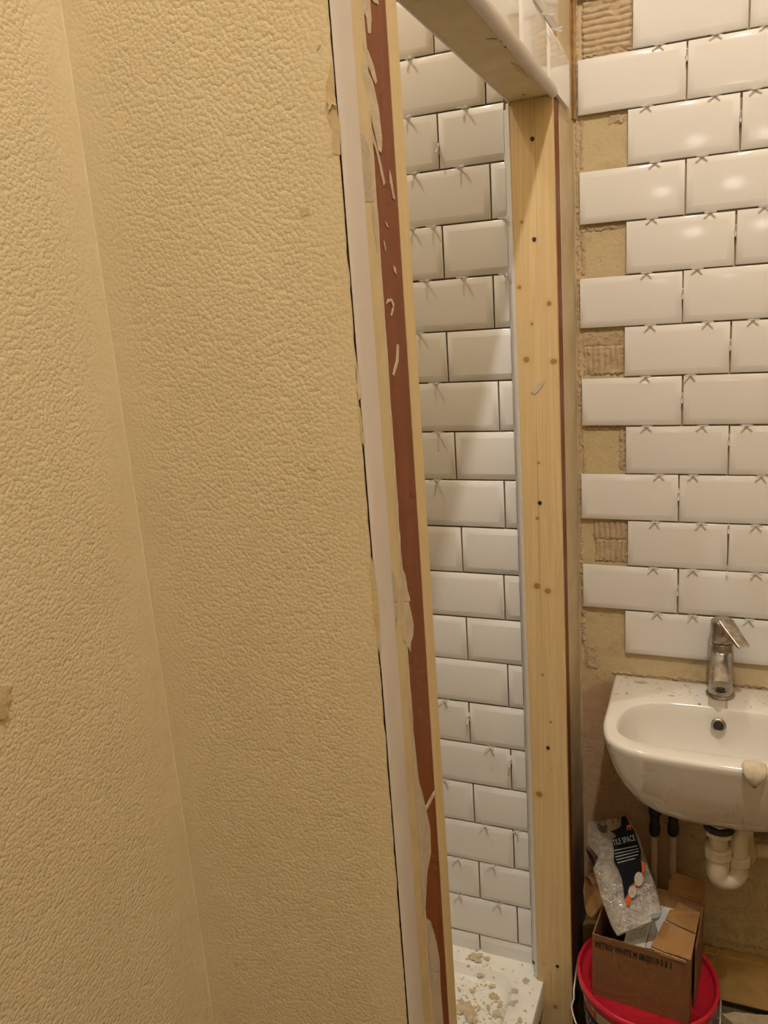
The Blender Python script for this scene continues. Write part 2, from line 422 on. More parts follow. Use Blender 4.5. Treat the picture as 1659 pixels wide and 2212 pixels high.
sk_o = skin.build('wallpaper', M['paper'], wall_front, smooth=True, recalc=False, angle=math.radians(50))
wl = MB(); rings = []
for k in range(61):
    z = CEIL * k / 60; ring = []
    for y in (YB, -3.0, -2.3, -1.8, -1.5, -1.3, -1.2): ring.append(Vector((XL, y, z)))
    for i in range(9):
        a = (math.pi / 4) * i / 8
        ring.append(Vector((XL + R_FIL - R_FIL * math.cos(a), -1.1285 - R_FIL + R_FIL * math.sin(a), z)))
    rings.append([lean_y(p) for p in ring])
wl.sweep(rings, False, False)
wall_left = wl.build('wall_left', M['paper_left'], smooth=True, recalc=False); tag(wall_left, 'yellow embossed wallpaper wall running towards the viewer', kind='structure')
wlc = MB().box((XL - .1, YB, 0), (XL - .03, -1.12, CEIL)).build('wall_core', M['plaster'], wall_left)

wall_right = MB().box((XR, YB, 0), (XR + .1, .06, CEIL)).build('wall_right', M['room_paint']); tag(wall_right, 'cream painted wall on the right of the room', kind='structure')
wall_rear = MB().box((XL - .1, YB - .1, 0), (XR + .1, YB, CEIL)).build('wall_rear', M['room_paint']); tag(wall_rear, 'cream painted wall behind the viewer', kind='structure')
# shower enclosure
SY = -.155
wsb = MB().box((-1.0, SY, .0), (-.062, 0, CEIL)).build('wall_shower_back', M['adhesive']); tag(wsb, 'shower wall covered in white bevelled tiles in brick bond', kind='structure')
wsl = MB().box((-1.0, -1.0, 0), (-.93, SY, CEIL)).build('wall_shower_left', simple('shower_side_paint', (.78, .77, .74), (.74, .73, .7), 10, .3)); tag(wsl, 'white far side wall of the shower', kind='structure')

# ------------------------------------------------------------------ tiles
TCACHE = {}
def tile_mesh(wd, ht, cutl=False, cutr=False, cutt=False, cutb=False):
    key = (round(wd, 4), round(ht, 4), cutl, cutr, cutt, cutb)
    if key in TCACHE: return TCACHE[key]
    prof = [(0, 0), (0, .0036), (.0012, .0048), (.0112, .00735), (.0121, .00775), (.0130, .0079)]
    vs, fs = [], []
    for ins, d in prof:
        l = 0 if cutl else ins; r = wd if cutr else wd - ins; b = 0 if cutb else ins; t_ = ht if cutt else ht - ins
        for x, z in ((l, b), (r, b), (r, t_), (l, t_)):
            vs.append((x, -d, z))
    n = len(prof)
    for k in range(n - 1):
        for i in range(4):
            j = (i + 1) % 4; fs.append((k*4+i, k*4+j, (k+1)*4+j, (k+1)*4+i))
    fs.append(((n-1)*4, (n-1)*4+1, (n-1)*4+2, (n-1)*4+3)); fs.append((3, 2, 1, 0))
    me = bpy.data.meshes.new('tile'); me.from_pydata(vs, [], fs); me.materials.append(M['tile'])
    for p in me.polygons: p.use_smooth = True
    try: me.set_sharp_from_angle(angle=math.radians(35))
    except Exception: pass
    TCACHE[key] = me; return me
def put_tile(parent, x, y, z, wd, ht, axis='Y', jit=1.0, **cut):
    me = tile_mesh(wd, ht, **cut)
    o = bpy.data.objects.new('tile', me); COL.objects.link(o)
    R = Matrix.Rotation(random.gauss(0, .0028) * jit, 4, 'X') @ Matrix.Rotation(random.gauss(0, .0022) * jit, 4, 'Z') @ Matrix.Rotation(random.gauss(0, .0016) * jit, 4, 'Y')
    if axis == 'X': R = Matrix.Rotation(math.pi / 2, 4, 'Z') @ R
    T = Matrix.Translation(Vector((x, y, z)))
    c = Matrix.Translation(Vector((wd/2, 0, ht/2)))
    o.parent = parent
    o.matrix_world = T @ (Matrix.Rotation(math.pi/2, 4, 'Z') if axis == 'X' else Matrix.Identity(4)) @ c @ (R if axis != 'X' else Matrix.Rotation(random.gauss(0, .002), 4, 'X')) @ c.inverted()
    return o
TH = .0998
odd_x = [.0347, .0363, .0358, .0384, .0356, .0376]; even_x = [.1384, .1301, .1282, .1259, .1294, .1344, .130]
RZ0 = 2.128; PZ = .103
def joint_z(k): return RZ0 - PZ * k
for k in range(-4, 13):
    zb = joint_z(k) + .0016
    x0 = (odd_x[max(0, min(5, (k - 1) // 2))] if k % 2 else even_x[max(0, min(6, k // 2))])
    x = x0
    while x < XR - .02:
        wd = min(.2, XR - .004 - x)
        put_tile(wall_back, x, -.0055 - abs(random.gauss(0, .0004)), zb + random.gauss(0, .0004), wd, TH, cutr=wd < .199)
        x += .2032 + random.gauss(0, .0004)
# shower wall rows
zsA = q_zs = 2.0468 + .095
SR = -.0775
s1 = [-.1110, -.1071, -.1080, -.1040, -.0980, -.1048, -.1029, -.1017, -.1012, -.0977, -.0970]
s2 = [-.2084, -.2081, -.2081, -.2090, -.2010, -.1956, -.1931, -.1955, -.1935, -.1876, -.1936]
for r in range(-5, 20):
    # row r lies between joint r (above) and joint r+1 (below); r=-1 is the row above joint A
    zt = zsA - PZ * r
    full = (r % 2 == 1)     # r = -1, 1, 3 ... S2 rows
    jx = s2[max(0, min(10, (r + 1) // 2))] if full else s1[max(0, min(10, r // 2))]
    ht = TH; zb = zt - .0016 - TH
    if r == 19: ht = .0445; zb = zt - .0016 - ht
    cutb = (r == 19)
    srz = SR + (1.95 - zb) * .0078
    put_tile(wsb, jx + .0015, SY - .0045, zb, srz - jx - .0015, ht, cutr=not full or True, cutb=cutb)
    x = jx - .0015
    while x > -.9:
        wd = min(.2, x + .93)
        put_tile(wsb, x - wd, SY - .0045 - abs(random.gauss(0, .0003)), zb + random.gauss(0, .0003), wd, ht, cutl=wd < .199, cutb=cutb)
        x -= .2032
# header face tiles (facing +X)
for r, (zb, yend) in enumerate(((2.027, -.0775), (2.1285, -.191), (2.2315, -.09), (2.3345, -.19), (2.4375, -.09))):
    y = yend
    while y > -1.1:
        wd = min(.2, y + 1.125)
        o = put_tile(wall_head, .0218, y - wd, zb, wd, TH if r else .0965, axis='X', cutb=(r == 0), cutl=wd < .199, cutr=(y == yend))
        y -= .2032

# adhesive left bare between the tile ends and the corner
def adhesive_patch(x0, x1, z0, z1, orient, seed, amp=.0032, base=.0012, pitch=.0118, edge=.006):
    mb = MB(); nx = max(8, int((x1 - x0) / .0011)); nv = max(8, int((z1 - z0) / .0011)); R = []
    for j in range(nv + 1):
        row = []
        for i in range(nx + 1):
            x = x0 + (x1 - x0) * i / nx; z = z0 + (z1 - z0) * j / nv
            wob = .0022 * nz(x * 40, z * 40, seed)
            s = (x if orient == 'V' else z) + wob
            rid = abs(math.sin(math.pi * s / pitch)) ** .8
            if orient == 'N': rid = max(0, .35 + 1.1 * nz(x * 75, z * 75, seed + 4) + .5 * nz(x * 210, z * 210, seed + 6))
            lump = nz(x * 95, z * 95, seed + 9)
            h = base + amp * rid * (1 - .75 * smoothstep(.12, .4, nz(x * 34, z * 34, seed + 2))) + .0016 * max(0, lump)
            dx = min(x - x0, x1 - x); dz = min(z - z0, z1 - z)
            e = smoothstep(0, edge, min(dx, dz) + .004 * nz(x * 150, z * 150, seed + 1))
            row.append(Vector((x, -h * e + .0006 * (1 - e), z)))
        R.append(row)
    mb.sweep(R, False, False)
    o = mb.build('adhesive', M['adhesive'], wall_back, smooth=True, recalc=False); o['label'] = 'patch of combed tile adhesive'
    return o
def gap(k): return joint_z(k) + .003, joint_z(k - 1) - .003     # vertical extent of row k
z0, z1 = gap(0); adhesive_patch(.040, .1375, z0 - .002, z1 + .03, 'H', 11)
z0, z1 = gap(2); adhesive_patch(.034, .046, z0, z1, 'N', 3, .0018); adhesive_patch(.09, .130, z1 - .02, z1 + .002, 'N', 5, .002)
z0, z1 = gap(4); adhesive_patch(.034, .048, z0, z1, 'N', 13, .002); adhesive_patch(.045, .128, z1 - .012, z1 + .003, 'N', 15, .003)
z0, z1 = gap(6); adhesive_patch(.040, .1255, z0, z0 + .064, 'V', 21); adhesive_patch(.036, .125, z0 + .06, z1, 'N', 22, .002)
z0, z1 = gap(8); adhesive_patch(.034, .046, z0 - .1, z1, 'N', 33, .0022); adhesive_patch(.113, .129, z0, z1, 'N', 35, .0022); adhesive_patch(.045, .12, z1 - .008, z1 + .003, 'V', 36)
z0, z1 = gap(10); adhesive_patch(.058, .134, z0 + .052, z1, 'V', 41); adhesive_patch(.062, .134, z0, z0 + .056, 'V', 43)
z0, z1 = gap(12); adhesive_patch(.030, .044, z0 + .0, z1 + .1, 'N', 51, .005); adhesive_patch(.032, .075, .835, .905, 'N', 53, .0022, base=.0002, edge=.012)
adhesive_patch(.027, .036, 1.0, 2.3, 'N', 61, .0018, edge=.003)
# rough mortar ledge behind the basin deck
adhesive_patch(.10, .58, .833, .845, 'N', 71, .0035, base=.0005, edge=.005)

# ragged brown strip in the corner above the header line
cg = MB(); rgs = []
for k in range(240):
    z = 2.022 + .9 * k / 239; a = .0022 * nz(z * 40, 2.2); b = .0016 * nz(z * 90, 6.1)
    rgs.append([Vector(p) for p in ((.0205, -.024 + a, z), (.0252 + b, -.022 + a, z), (.0268 + b, -.010, z), (.0305 + b + a, -.0055, z), (.0315 + a, .0, z), (.0205, .0, z))])
cg.sweep(rgs).build('corner_filler', simple('dark_brown_corner', (.20, .095, .03), (.50, .33, .14), 55, .85, bump=.8, bscale=140, stretch=(1, 1, .12)), wall_head)

# ------------------------------------------------------------------ joinery of the opening
door = empty('door_1', (0, -.6, 0)); tag(door, 'stripped shower opening framed in new pine and old brown timber', kind='structure')
st = MB().box((-.0555, STUD_Y, 0), (.0232, -.200, HZ)).box((-.0555, -.200, 0), (-.031, -.160, HZ)); leaned(st, lambda v: Vector((v.x + (1.95 - v.z) * .0082, v.y, v.z)))
stud = st.build('pine_stud', M['pine_stud'], door, bevel=.0012); stud['label'] = 'knotty new pine stud at the far side'
for px, py in ((1150, 300), (1154, 517), (1166, 1086), (1184, 1615), (1204, 2087)):
    p = at_y(px, py, STUD_Y - .0006)
    MB().lathe([(.0001, 0), (.0030, 0), (.0040, .0006), (.0001, .0007)], (0, 0, 0), 12, False).build('screw', M['screw'], stud).matrix_world = Matrix.Translation(p) @ Matrix.Rotation(math.pi/2, 4, 'X')
# smear of plaster on the stud
def smear(pts, X=None, Y=None, th=.0012, mat='plaster_light', parent=None, name='plaster_smear'):
    if X is not None: P = [at_x(a, b, X) for a, b in pts]; off = Vector((th, 0, 0))
    else:
        P = [at_y(a, b, Y) for a, b in pts]; off = Vector((0, -th, 0))
        if Y < -1: P = [at_y(a, b, Y + (1.95 - p.z) * .0187) for (a, b), p in zip(pts, P)]
    # subdivide and roughen the outline
    Q = []
    for i in range(len(P)):
        a, b = P[i], P[(i + 1) % len(P)]; n = max(1, int((b - a).length / .0025))
        for j in range(n):
            q = a.lerp(b, j / n); k = .0005
            jx, jz = nz(q.y * 300 + q.x * 300, q.z * 300, 1.5) * k, nz(q.y * 300 + q.x * 300, q.z * 300, 8.5) * k
            q = q + (Vector((0, jx, jz)) if X is not None else Vector((jx, 0, jz))); Q.append(q)
    return MB().ngon_prism(Q, off).build(name, M[mat], parent)
C = lambda ox, oy, s, pts: [(ox + x * s, oy + y * s) for x, y in pts]
smear([(1146, 845), (1160, 830), (1174, 820), (1176, 826), (1165, 842), (1154, 853)], Y=STUD_Y - .0002, parent=stud)
of = MB().box((-.03, -.1995, 0), (PX0 - .0008, -.1525, HZ)); leaned(of, lambda v: Vector((v.x + (1.95 - v.z) * .0068, v.y, v.z)))
oldf = of.build('old_frame', M['brown'], door, bevel=.001); oldf['label'] = 'old brown door frame by the basin wall'
# white edging between the stud and the shower tiles
ed = MB()
pr = [(-.0785, SY - .0005), (-.0785, SY - .010), (-.0745, SY - .0135), (-.0665, SY - .017), (-.062, STUD_Y + .003), (-.056, STUD_Y - .0015), (-.0545, STUD_Y + .0005), (-.0575, SY - .02), (-.0600, SY - .0005)]
ed.sweep([[Vector((x + (1.95 - z) * .0082, y, z)) for x, y in pr] for z in (.150, .5, 1.0, 1.5, HZ - .002)])
trim_1 = ed.build('trim_1', M['pvc_white'], smooth=True, angle=math.radians(30)); tag(trim_1, 'white plastic edging strip between pine stud and shower tiles', kind='structure')
# header board
hb = MB().box((-.0545, -1.0, HZ), (.0165, STUD_Y + .001, HZ + .0225)); header = hb.build('header_board', M['board'], door); header['label'] = 'cream painted board under the header'
for pts in (C(1040, 0, .1326, [(470, 1010), (600, 1060), (700, 1160), (760, 1260), (700, 1230), (580, 1150)]), C(1040, 0, .1326, [(80, 630), (200, 620), (260, 640), (120, 660)])):
    Pz = [at_z(a, b, HZ) for a, b in pts]
    MB().ngon_prism(Pz, Vector((0, 0, -.0008))).build('scuff', M['paper_back'], header)
for px, py in ((1085, 90), (1092, 102), (1131, 205)):
    p = at_z(px, py, HZ - .0004)
    MB().lathe([(.0001, 0), (.0022, 0), (.0026, .0006), (.0001, .0007)], p, 10, False).build('nail_head', M['screw'], header)
# white bead below the tiles on the header
bd = MB(); rr = []
pr = [(.0165, HZ + .012), (.0160, HZ - .0005), (.0185, HZ - .004), (.0235, HZ - .0045), (.0285, HZ - .0015), (.0312, HZ + .004), (.0305, HZ + .012)]
bd.sweep([[Vector((x, y, z)) for x, z in pr] for y in (-1.09, -.6, -.207)])
trim_2 = bd.build('trim_2', M['pvc'], smooth=True, angle=math.radians(40)); tag(trim_2, 'rounded white plastic bead along the bottom of the header tiles', kind='structure')
bd2 = MB().box((-.0575, -1.0, HZ - .001), (-.0545, STUD_Y + .001, HZ + .02)); t3 = bd2.build('trim_3', M['pvc_white']); tag(t3, 'thin white edging on the shower side of the header', kind='structure')
# near jamb: bead, cream strip, brown frame, pine lining
def jamb(y0, y1, x0, x1, name, mat, label, bevel=.001):
    mb = MB()
    zs = [i * .1 for i in range(21)] + [2.25, 2.6, CEIL]
    mb.sweep([[lean_y(Vector((a, b, z))) for a, b in ((x0, y0), (x1, y0), (x1, y1), (x0, y1))] for z in zs])
    o = mb.build(name, mat, door, bevel=bevel); o['label'] = label; return o
near_cream = jamb(-1.099, -1.069, -.02, .0238, 'cream_strip', M['old_cream'], 'cream painted plaster strip next to the bead')
near_brown = jamb(-1.0685, -1.0115, -.02, .0232, 'old_frame', M['brown'], 'old brown door frame scraped and smeared with plaster')
near_pine = jamb(-1.0110, -.9860, -.02, .0245, 'pine_lining', M['pine_edge'], 'edge of the new pine lining')
bp = []
for i in range(13):
    bp.append((.0197 + .0063 * math.sin((math.pi / 2) * i / 12), -1.1262 + .026 * (1 - math.cos((math.pi / 2) * i / 12))))
bp += [(.0258, -1.0985), (.0225, -1.0975), (.0192, -1.098), (.0190, -1.124)]
bm_ = MB().sweep([[lean_y(Vector((x, y, z))) for x, y in bp] for z in [i * .15 for i in range(25)]])
trim_4 = bm_.build('trim_4', M['pvc'], smooth=True, angle=math.radians(40)); tag(trim_4, 'white rounded plastic corner bead beside the yellow wallpaper', kind='structure')
XJ = .0231
for pts, mt, th in (
    (C(640, 0, .208, [(665, 0), (760, 0), (775, 180), (768, 350), (740, 345), (725, 190), (690, 110)]), 'plaster_light', .0008),
    (C(640, 0, .208, [(780, 0), (845, 0), (850, 50), (800, 25)]), 'plaster_light', .0008),
    (C(640, 0, .208, [(660, 630), (715, 690), (790, 850), (850, 1130), (887, 1450), (880, 1600), (845, 1560), (790, 1300), (730, 990), (672, 780)]), 'plaster_light', .0010),
    (C(640, 0, .208, [(675, 430), (740, 520), (800, 690), (835, 850), (815, 880), (770, 760), (720, 620), (680, 500)]), 'plaster_light', .0008),
    (C(640, 0, .208, [(705, 1150), (760, 1160), (770, 1300), (860, 1620), (920, 1900), (900, 1930), (830, 1600), (750, 1330)]), 'plaster', .0006),
    (C(640, 0, .208, [(965, 1760), (985, 1850), (1020, 2080), (1000, 2060), (970, 1900)]), 'plaster_light', .0010),
    (C(660, 440, .2079, [(948, 1460), (966, 1470), (962, 1640), (915, 1795), (903, 1775), (940, 1620)]), 'plaster_light', .0009),
    (C(660, 440, .2079, [(838, 1040), (850, 990), (890, 985), (917, 1040), (910, 1120), (893, 1170), (885, 1160), (903, 1080), (885, 1010), (850, 1030)]), 'plaster_light', .0007),
    (C(660, 440, .2079, [(818, 180), (840, 200), (858, 250), (840, 240)]), 'plaster_light', .0007),
    (C(660, 440, .2079, [(905, 640), (935, 670), (940, 740), (918, 710)]), 'plaster_light', .0007),
    (C(660, 440, .2079, [(805, 380), (820, 400), (832, 500), (822, 490)]), 'plaster_light', .0007),
    (C(700, 880, .2079, [(780, 1480), (800, 1560), (812, 1680), (838, 1740), (860, 1890), (880, 1960), (890, 2015), (788, 2015), (778, 1900), (770, 1600)]), 'plaster_light', .0014),
    (C(760, 1300, .208, [(500, 0), (585, 0), (610, 110), (636, 240), (632, 350), (610, 420), (602, 525), (585, 480), (560, 440), (530, 400), (515, 200)]), 'plaster_light', .0014),
    (C(760, 1300, .208, [(590, 1080), (612, 1180), (650, 1480), (690, 1860), (735, 2010), (775, 2212), (668, 2212), (640, 1800), (615, 1400)]), 'plaster', .0012),
    (C(760, 1300, .208, [(855, 1960), (862, 2000), (760, 2190), (740, 2170), (790, 2080)]), 'plaster_light', .0006),
    (C(780, 1740, .2133, [(560, 0), (640, 0), (660, 80), (692, 230), (702, 470), (662, 680), (652, 900), (640, 1120), (622, 1100), (602, 830), (590, 500), (570, 200)]), 'plaster', .0022),
    (C(780, 1740, .2133, [(640, 1130), (700, 1170), (755, 1370), (792, 1560), (798, 1800), (812, 2000), (830, 2212), (722, 2212), (705, 1900), (690, 1560), (660, 1330)]), 'plaster', .0012),
):
    XJ += .00002
    smear(pts, X=XJ, th=.0004 + th * .3, mat=mt, parent=near_brown)
for pts, mt, th in (
    (C(640, 0, .208, [(630, 1370), (690, 1390), (740, 1500), (765, 1620), (785, 1900), (803, 2090), (684, 2090), (655, 1750)]), 'plaster', .0012),
    (C(660, 440, .2079, [(690, 0), (715, 60), (740, 260), (745, 520), (715, 330), (685, 120)]), 'plaster', .0012),
    (C(700, 880, .2079, [(680, 1660), (735, 1760), (770, 1950), (768, 2015), (704, 2015), (690, 1900)]), 'plaster', .0010),
    (C(760, 1300, .208, [(415, 0), (470, 0), (475, 150), (450, 310), (430, 200)]), 'plaster', .0010),
):
    smear(pts, X=.0237, th=.0005, mat=mt, parent=near_cream)
# ragged paint edge between cream strip and brown timber
rg = MB(); rgs = []
for k in range(300):
    z = .7 + 1.35 * k / 299
    wv = .0012 + .0016 * max(0, nz(z * 55, 3.3) + .3) + .001 * nz(z * 180, 5)
    rgs.append([lean_y(Vector(p)) for p in ((.0232, -1.0705, z), (.0246, -1.0702, z), (.0246, -1.0692 + wv, z), (.0230, -1.0690 + wv, z))])
rg.sweep(rgs); rg.build('flaked_paint_edge', M['plaster_light'], near_cream)
# torn wallpaper edge flakes
for pts in (C(640, 0, .208, [(385, 640), (335, 870), (322, 905), (345, 1000), (318, 1110), (345, 1190), (402, 1350), (392, 1480), (400, 1600), (478, 1610), (470, 1310), (440, 1130), (425, 1000), (405, 850)]),
            C(700, 880, .2079, [(375, 0), (395, 0), (410, 120), (420, 250), (440, 360), (436, 400), (400, 340), (388, 160)]),
            C(700, 880, .2079, [(515, 1560), (540, 1700), (575, 1900), (592, 2150), (600, 2400), (608, 2700), (598, 2560), (570, 2420), (560, 2300), (528, 2150), (515, 1900), (495, 1700)])):
    smear([(a - 4, b) for a, b in pts], Y=-1.1283, th=.0006, mat='paper_back', parent=wall_front, name='torn_paper_patch')
for pts in (C(640, 0, .208, [(340, 1050), (400, 1065), (432, 1085), (436, 1110), (400, 1085), (380, 1130), (350, 1150), (365, 1090)]),
            C(660, 440, .2079, [(555, 1640), (570, 1800), (590, 1900), (598, 2010), (575, 2050), (560, 1900)])):
    smear([(a - 4, b) for a, b in pts], Y=-1.1288, th=.0012, mat='cream', parent=wall_front, name='peeling_paper_curl')

# scuffs and a torn spot on the wallpaper
for pts in ([(648, 449), (669, 449), (668, 461), (662, 464), (652, 468), (648, 460)], [(663, 1005), (676, 1010), (686, 1014), (678, 1016), (666, 1009)], [(507, 2078), (512, 2078), (511, 2085), (507, 2084)], [(802, 86), (806, 88), (690, 100), (688, 97)][:0] or [(689, 96), (694, 98), (688, 108), (684, 106)]):
    smear(pts, Y=-1.1283, th=.0006, mat='paper_back', parent=wall_front, name='scuff_mark')
tb = bmesh.new(); bmesh.ops.create_icosphere(tb, subdivisions=3, radius=1); tc_ = at_x(-12, 1516, XL)
for v in tb.verts:
    d = 1 + .5 * nz(v.co.y * 2.2, v.co.z * 2.2, 3.1) + .25 * nz(v.co.y * 6, v.co.z * 6, 8.1)
    v.co = tc_ + Vector((v.co.x * .0035, v.co.y * d * .017, v.co.z * d * .019))
tm = bpy.data.meshes.new('torn_paper_patch'); tb.to_mesh(tm); tb.free(); link('torn_paper_patch', tm, M['paper_back'], wall_left)
# skirting
sb = MB().box((.03, -.016, .026), (XR, .010, .152)); base_b = sb.build('baseboard_back', M['skirting'], bevel=.003); tag(base_b, 'scuffed old cream skirting board under the basin', kind='structure')

# ================================================================== SHOWER TRAY
tray = empty('shower_tray', (-.45, -.6, 0)); tag(tray, 'white shower tray littered with broken plaster behind the pine stud', 'shower tray')
TX0, TX1, TY0, TY1, TZ = -.93, -.0265, -.985, -.157, .140
def rrect(x0, x1, y0, y1, r, n=8):
    pts = []
    for cx, cy, a0 in ((x1 - r, y1 - r, 0), (x0 + r, y1 - r, 90), (x0 + r, y0 + r, 180), (x1 - r, y0 + r, 270)):
        for i in range(n + 1):
            a = math.radians(a0 + 90 * i / n); pts.append((cx + r * math.cos(a), cy + r * math.sin(a)))
    return pts
tr = MB()
lv = [(TX0, TX1, TY0, TY1, .004, .085), (TX0, TX1, TY0, TY1, .004, TZ - .004), (TX0 + .002, TX1 - .002, TY0 + .002, TY1 - .002, .004, TZ), (TX0 + .05, TX1 - .060, TY0 + .05, TY1 - .052, .055, TZ - .001), (TX0 + .053, TX1 - .064, TY0 + .053, TY1 - .056, .053, TZ - .004),
      (TX0 + .062, TX1 - .074, TY0 + .062, TY1 - .066, .05, TZ - .022), (TX0 + .075, TX1 - .087, TY0 + .075, TY1 - .08, .045, TZ - .027), (TX0 + .3, TX1 - .3, TY0 + .3, TY1 - .3, .03, TZ - .033)]
tr.sweep([[Vector((x, y, z)) for x, y in rrect(a, b, c, d, r)] for a, b, c, d, r, z in lv], True, True)
tr.build('tray_body', M['tray'], tray, smooth=True, angle=math.radians(45))
MB().box((TX0 + .02, TY0 + .02, 0), (TX1 - .06, TY1 - .02, .086)).build('tray_plinth', M['dark'], tray)

def pebble(seed, r, flat=.5, n=8):
    rnd = random.Random(seed); bm = bmesh.new(); bmesh.ops.create_icosphere(bm, subdivisions=3 if r > .005 else 2, radius=1)
    for v in bm.verts:
        d = 1 + .8 * nz(v.co.x * 1.6 + seed, v.co.y * 1.6, seed) + .45 * nz(v.co.x * 4 + seed, v.co.y * 4, v.co.z * 2)
        v.co = Vector((v.co.x * d * r * rnd.uniform(.9, 1.1), v.co.y * d * r, v.co.z * d * r * flat * .55))
    return bm
def tray_z(x, y):
    ins = min(TX1 - .087 - x, TY1 - .08 - y)
    e = min(TX1 - .062 - x, TY1 - .054 - y)
    if e < 0: return TZ
    return TZ - .027 * smoothstep(0, .024, e) - .004 * smoothstep(0, .2, ins)
def chip(name, px, py, r, label, flat=.35, seed=0, zf=None, mat='chip', cat='plaster chip', rot=0, sx=1.0):
    z = TZ
    for _ in range(4):
        p = at_z(px, py, z); z = zf(p.x, p.y) if zf else z
    bm = pebble(seed, r, flat)
    zmin = min(v.co.z for v in bm.verts)
    me = bpy.data.meshes.new(name); 
    for v in bm.verts: v.co.x *= sx
    bm.to_mesh(me); bm.free()
    o = link(name, me, M[mat]); o.matrix_world = Matrix.Translation(Vector((p.x, p.y, z - zmin * .8))) @ Matrix.Rotation(rot, 4, 'Z')
    tag(o, label, cat); return o
TC = lambda x, y: (970 + x * .1386, 2020 + y * .1386)
chip('plaster_lump', *TC(420, 355), .0135, 'largest brown plaster lump on the tray ledge by the tiles', .4, 3, tray_z, rot=.4, sx=1.1)
chip('plaster_flake', *TC(435, 218), .006, 'small oval plaster flake above the large lump on the tray', .3, 5, tray_z)
chip('plaster_flake', *TC(595, 372), .006, 'dark edged plaster flake right of the large lump', .35, 6, tray_z, sx=1.3)
chip('plaster_flake', *TC(480, 690), .006, 'grey plaster flake alone at the top of the tray bowl', .35, 8, tray_z, 'plaster')
chip('plaster_flake', *TC(700, 960), .009, 'dark brown plaster chunk mid bowl nearest the rounded corner', .5, 9, tray_z, 'paper_back')
chip('plaster_flake', *TC(680, 800), .008, 'ragged plaster chip above the dark chunk in the bowl', .35, 10, tray_z)
chip('plaster_flake', *TC(800, 1090), .010, 'pinkish plaster flake at the right edge of the bowl debris', .3, 12, tray_z, sx=.7)
chip('plaster_slab', *TC(250, 1170), .020, 'big flat tan plaster slab in the bowl against the near pine lining', .22, 14, tray_z, rot=-.5, sx=1.3)
chip('plaster_flake', *TC(370, 1320), .010, 'ochre plaster chunk just below the big flat slab', .45, 15, tray_z)
chip('plaster_flake', *TC(740, 1240), .011, 'ochre plaster chip low at the right of the bowl', .35, 17, tray_z)
chip('plaster_flake', *TC(365, 870), .006, 'faint tan plaster flake left of the bowl centre', .3, 18, tray_z)
chip('plaster_flake', *TC(1030, 870), .007, 'thin pale plaster flake on the tray rim by the rounded corner', .2, 19, tray_z, 'plaster')
chip('plaster_flake', *TC(1190, 715), .007, 'thin pale plaster flake on the rim below the stud', .2, 20, tray_z, 'plaster')
chip('plaster_flake', *TC(990, 1065), .007, 'thin pale plaster flake on the rim furthest from the tiles', .2, 21, tray_z, 'plaster')
# crumbs nobody could count
cb = bmesh.new(); rnd = random.Random(5)
for i in range(900):
    x = rnd.uniform(-.30, -.03); y = rnd.uniform(-.62, -.165)
    if rnd.random() < .55: x = rnd.gauss(-.17, .05); y = rnd.gauss(-.36, .08)
    if not (-.42 < x < -.034 and -.8 < y < -.166): continue
    r = abs(rnd.gauss(0, .0011)) + .0005
    if rnd.random() < .09: r *= 2.4
    mt = Matrix.Translation(Vector((x, y, tray_z(x, y) + r * .25))) @ Matrix.Rotation(rnd.uniform(0, 6), 4, 'Z') @ Matrix.Diagonal((r * rnd.uniform(.7, 2), r, r * .5, 1))
    bmesh.ops.create_icosphere(cb, subdivisions=1, radius=1, matrix=mt)
me = bpy.data.meshes.new('plaster_crumbs'); cb.to_mesh(me); cb.free()
tag(link('plaster_crumbs', me, M['chip']), 'loose plaster crumbs scattered over the white shower tray', 'debris', kind='stuff')

# ================================================================== BASIN
BZ = .8348; BXC = .331
half_out = [(.1063, -.001), (.1075, -.08), (.1092, -.1537), (.1094, -.2277), (.1165, -.2731), (.1289, -.3020), (.1507, -.3215), (.1773, -.334), (.22, -.341), (.27, -.344), (BXC, -.345)]
half_in = [(BXC, -.1120), (.28, -.1135), (.2355, -.1165), (.1950, -.1235), (.165, -.1420), (.1460, -.1800), (.1391, -.2320), (.1450, -.2680), (.1640, -.2890), (.2000, -.2990), (.2600, -.3010), (BXC, -.3010)]
def full_loop(h, back_first):
    mir = [(2 * BXC - x, y) for x, y in h]
    return h + mir[::-1]
def by_angle(loop, c, angs):
    out = []
    n = len(loop)
    for a in angs:
        d = Vector((math.cos(a), math.sin(a))); best = None
        for i in range(n):
            p = Vector(loop[i]) - Vector(c); q = Vector(loop[(i + 1) % n]) - Vector(c); e = q - p
            den = d.x * e.y - d.y * e.x
            if abs(den) < 1e-12: continue
            t = (p.x * e.y - p.y * e.x) / den; s = (p.x * d.y - p.y * d.x) / den
            if t > 0 and -1e-6 <= s <= 1 + 1e-6: best = t if best is None else max(best, t)
        out.append(Vector(c) + d * best)
    return out
def smooth_loop(pts, it=2, keep=()):
    for _ in range(it):
        n = len(pts); pts = [pts[i] if i in keep else (pts[i-1] + pts[i] * 2 + pts[(i+1) % n]) / 4 for i in range(n)]
    return pts
cB = (BXC, -.20)
NA = 120
angs = [2 * math.pi * i / NA for i in range(NA)]
for cor in ((.1063, -.001), (2 * BXC - .1063, -.001)):
    a = math.atan2(cor[1] - cB[1], cor[0] - cB[0]) % (2 * math.pi)
    k = min(range(NA), key=lambda i: abs(angs[i] - a)); angs[k] = a
keep = [k for k in range(NA) if any(abs(angs[k] - (math.atan2(-.001 - cB[1], cx - cB[0]) % (2*math.pi))) < 1e-6 for cx in (.1063, 2*BXC - .1063))]
OUT = smooth_loop(by_angle(full_loop(half_out, True), cB, angs), 3, keep)
INN = smooth_loop(by_angle(full_loop(half_in, True), cB, angs), 4)
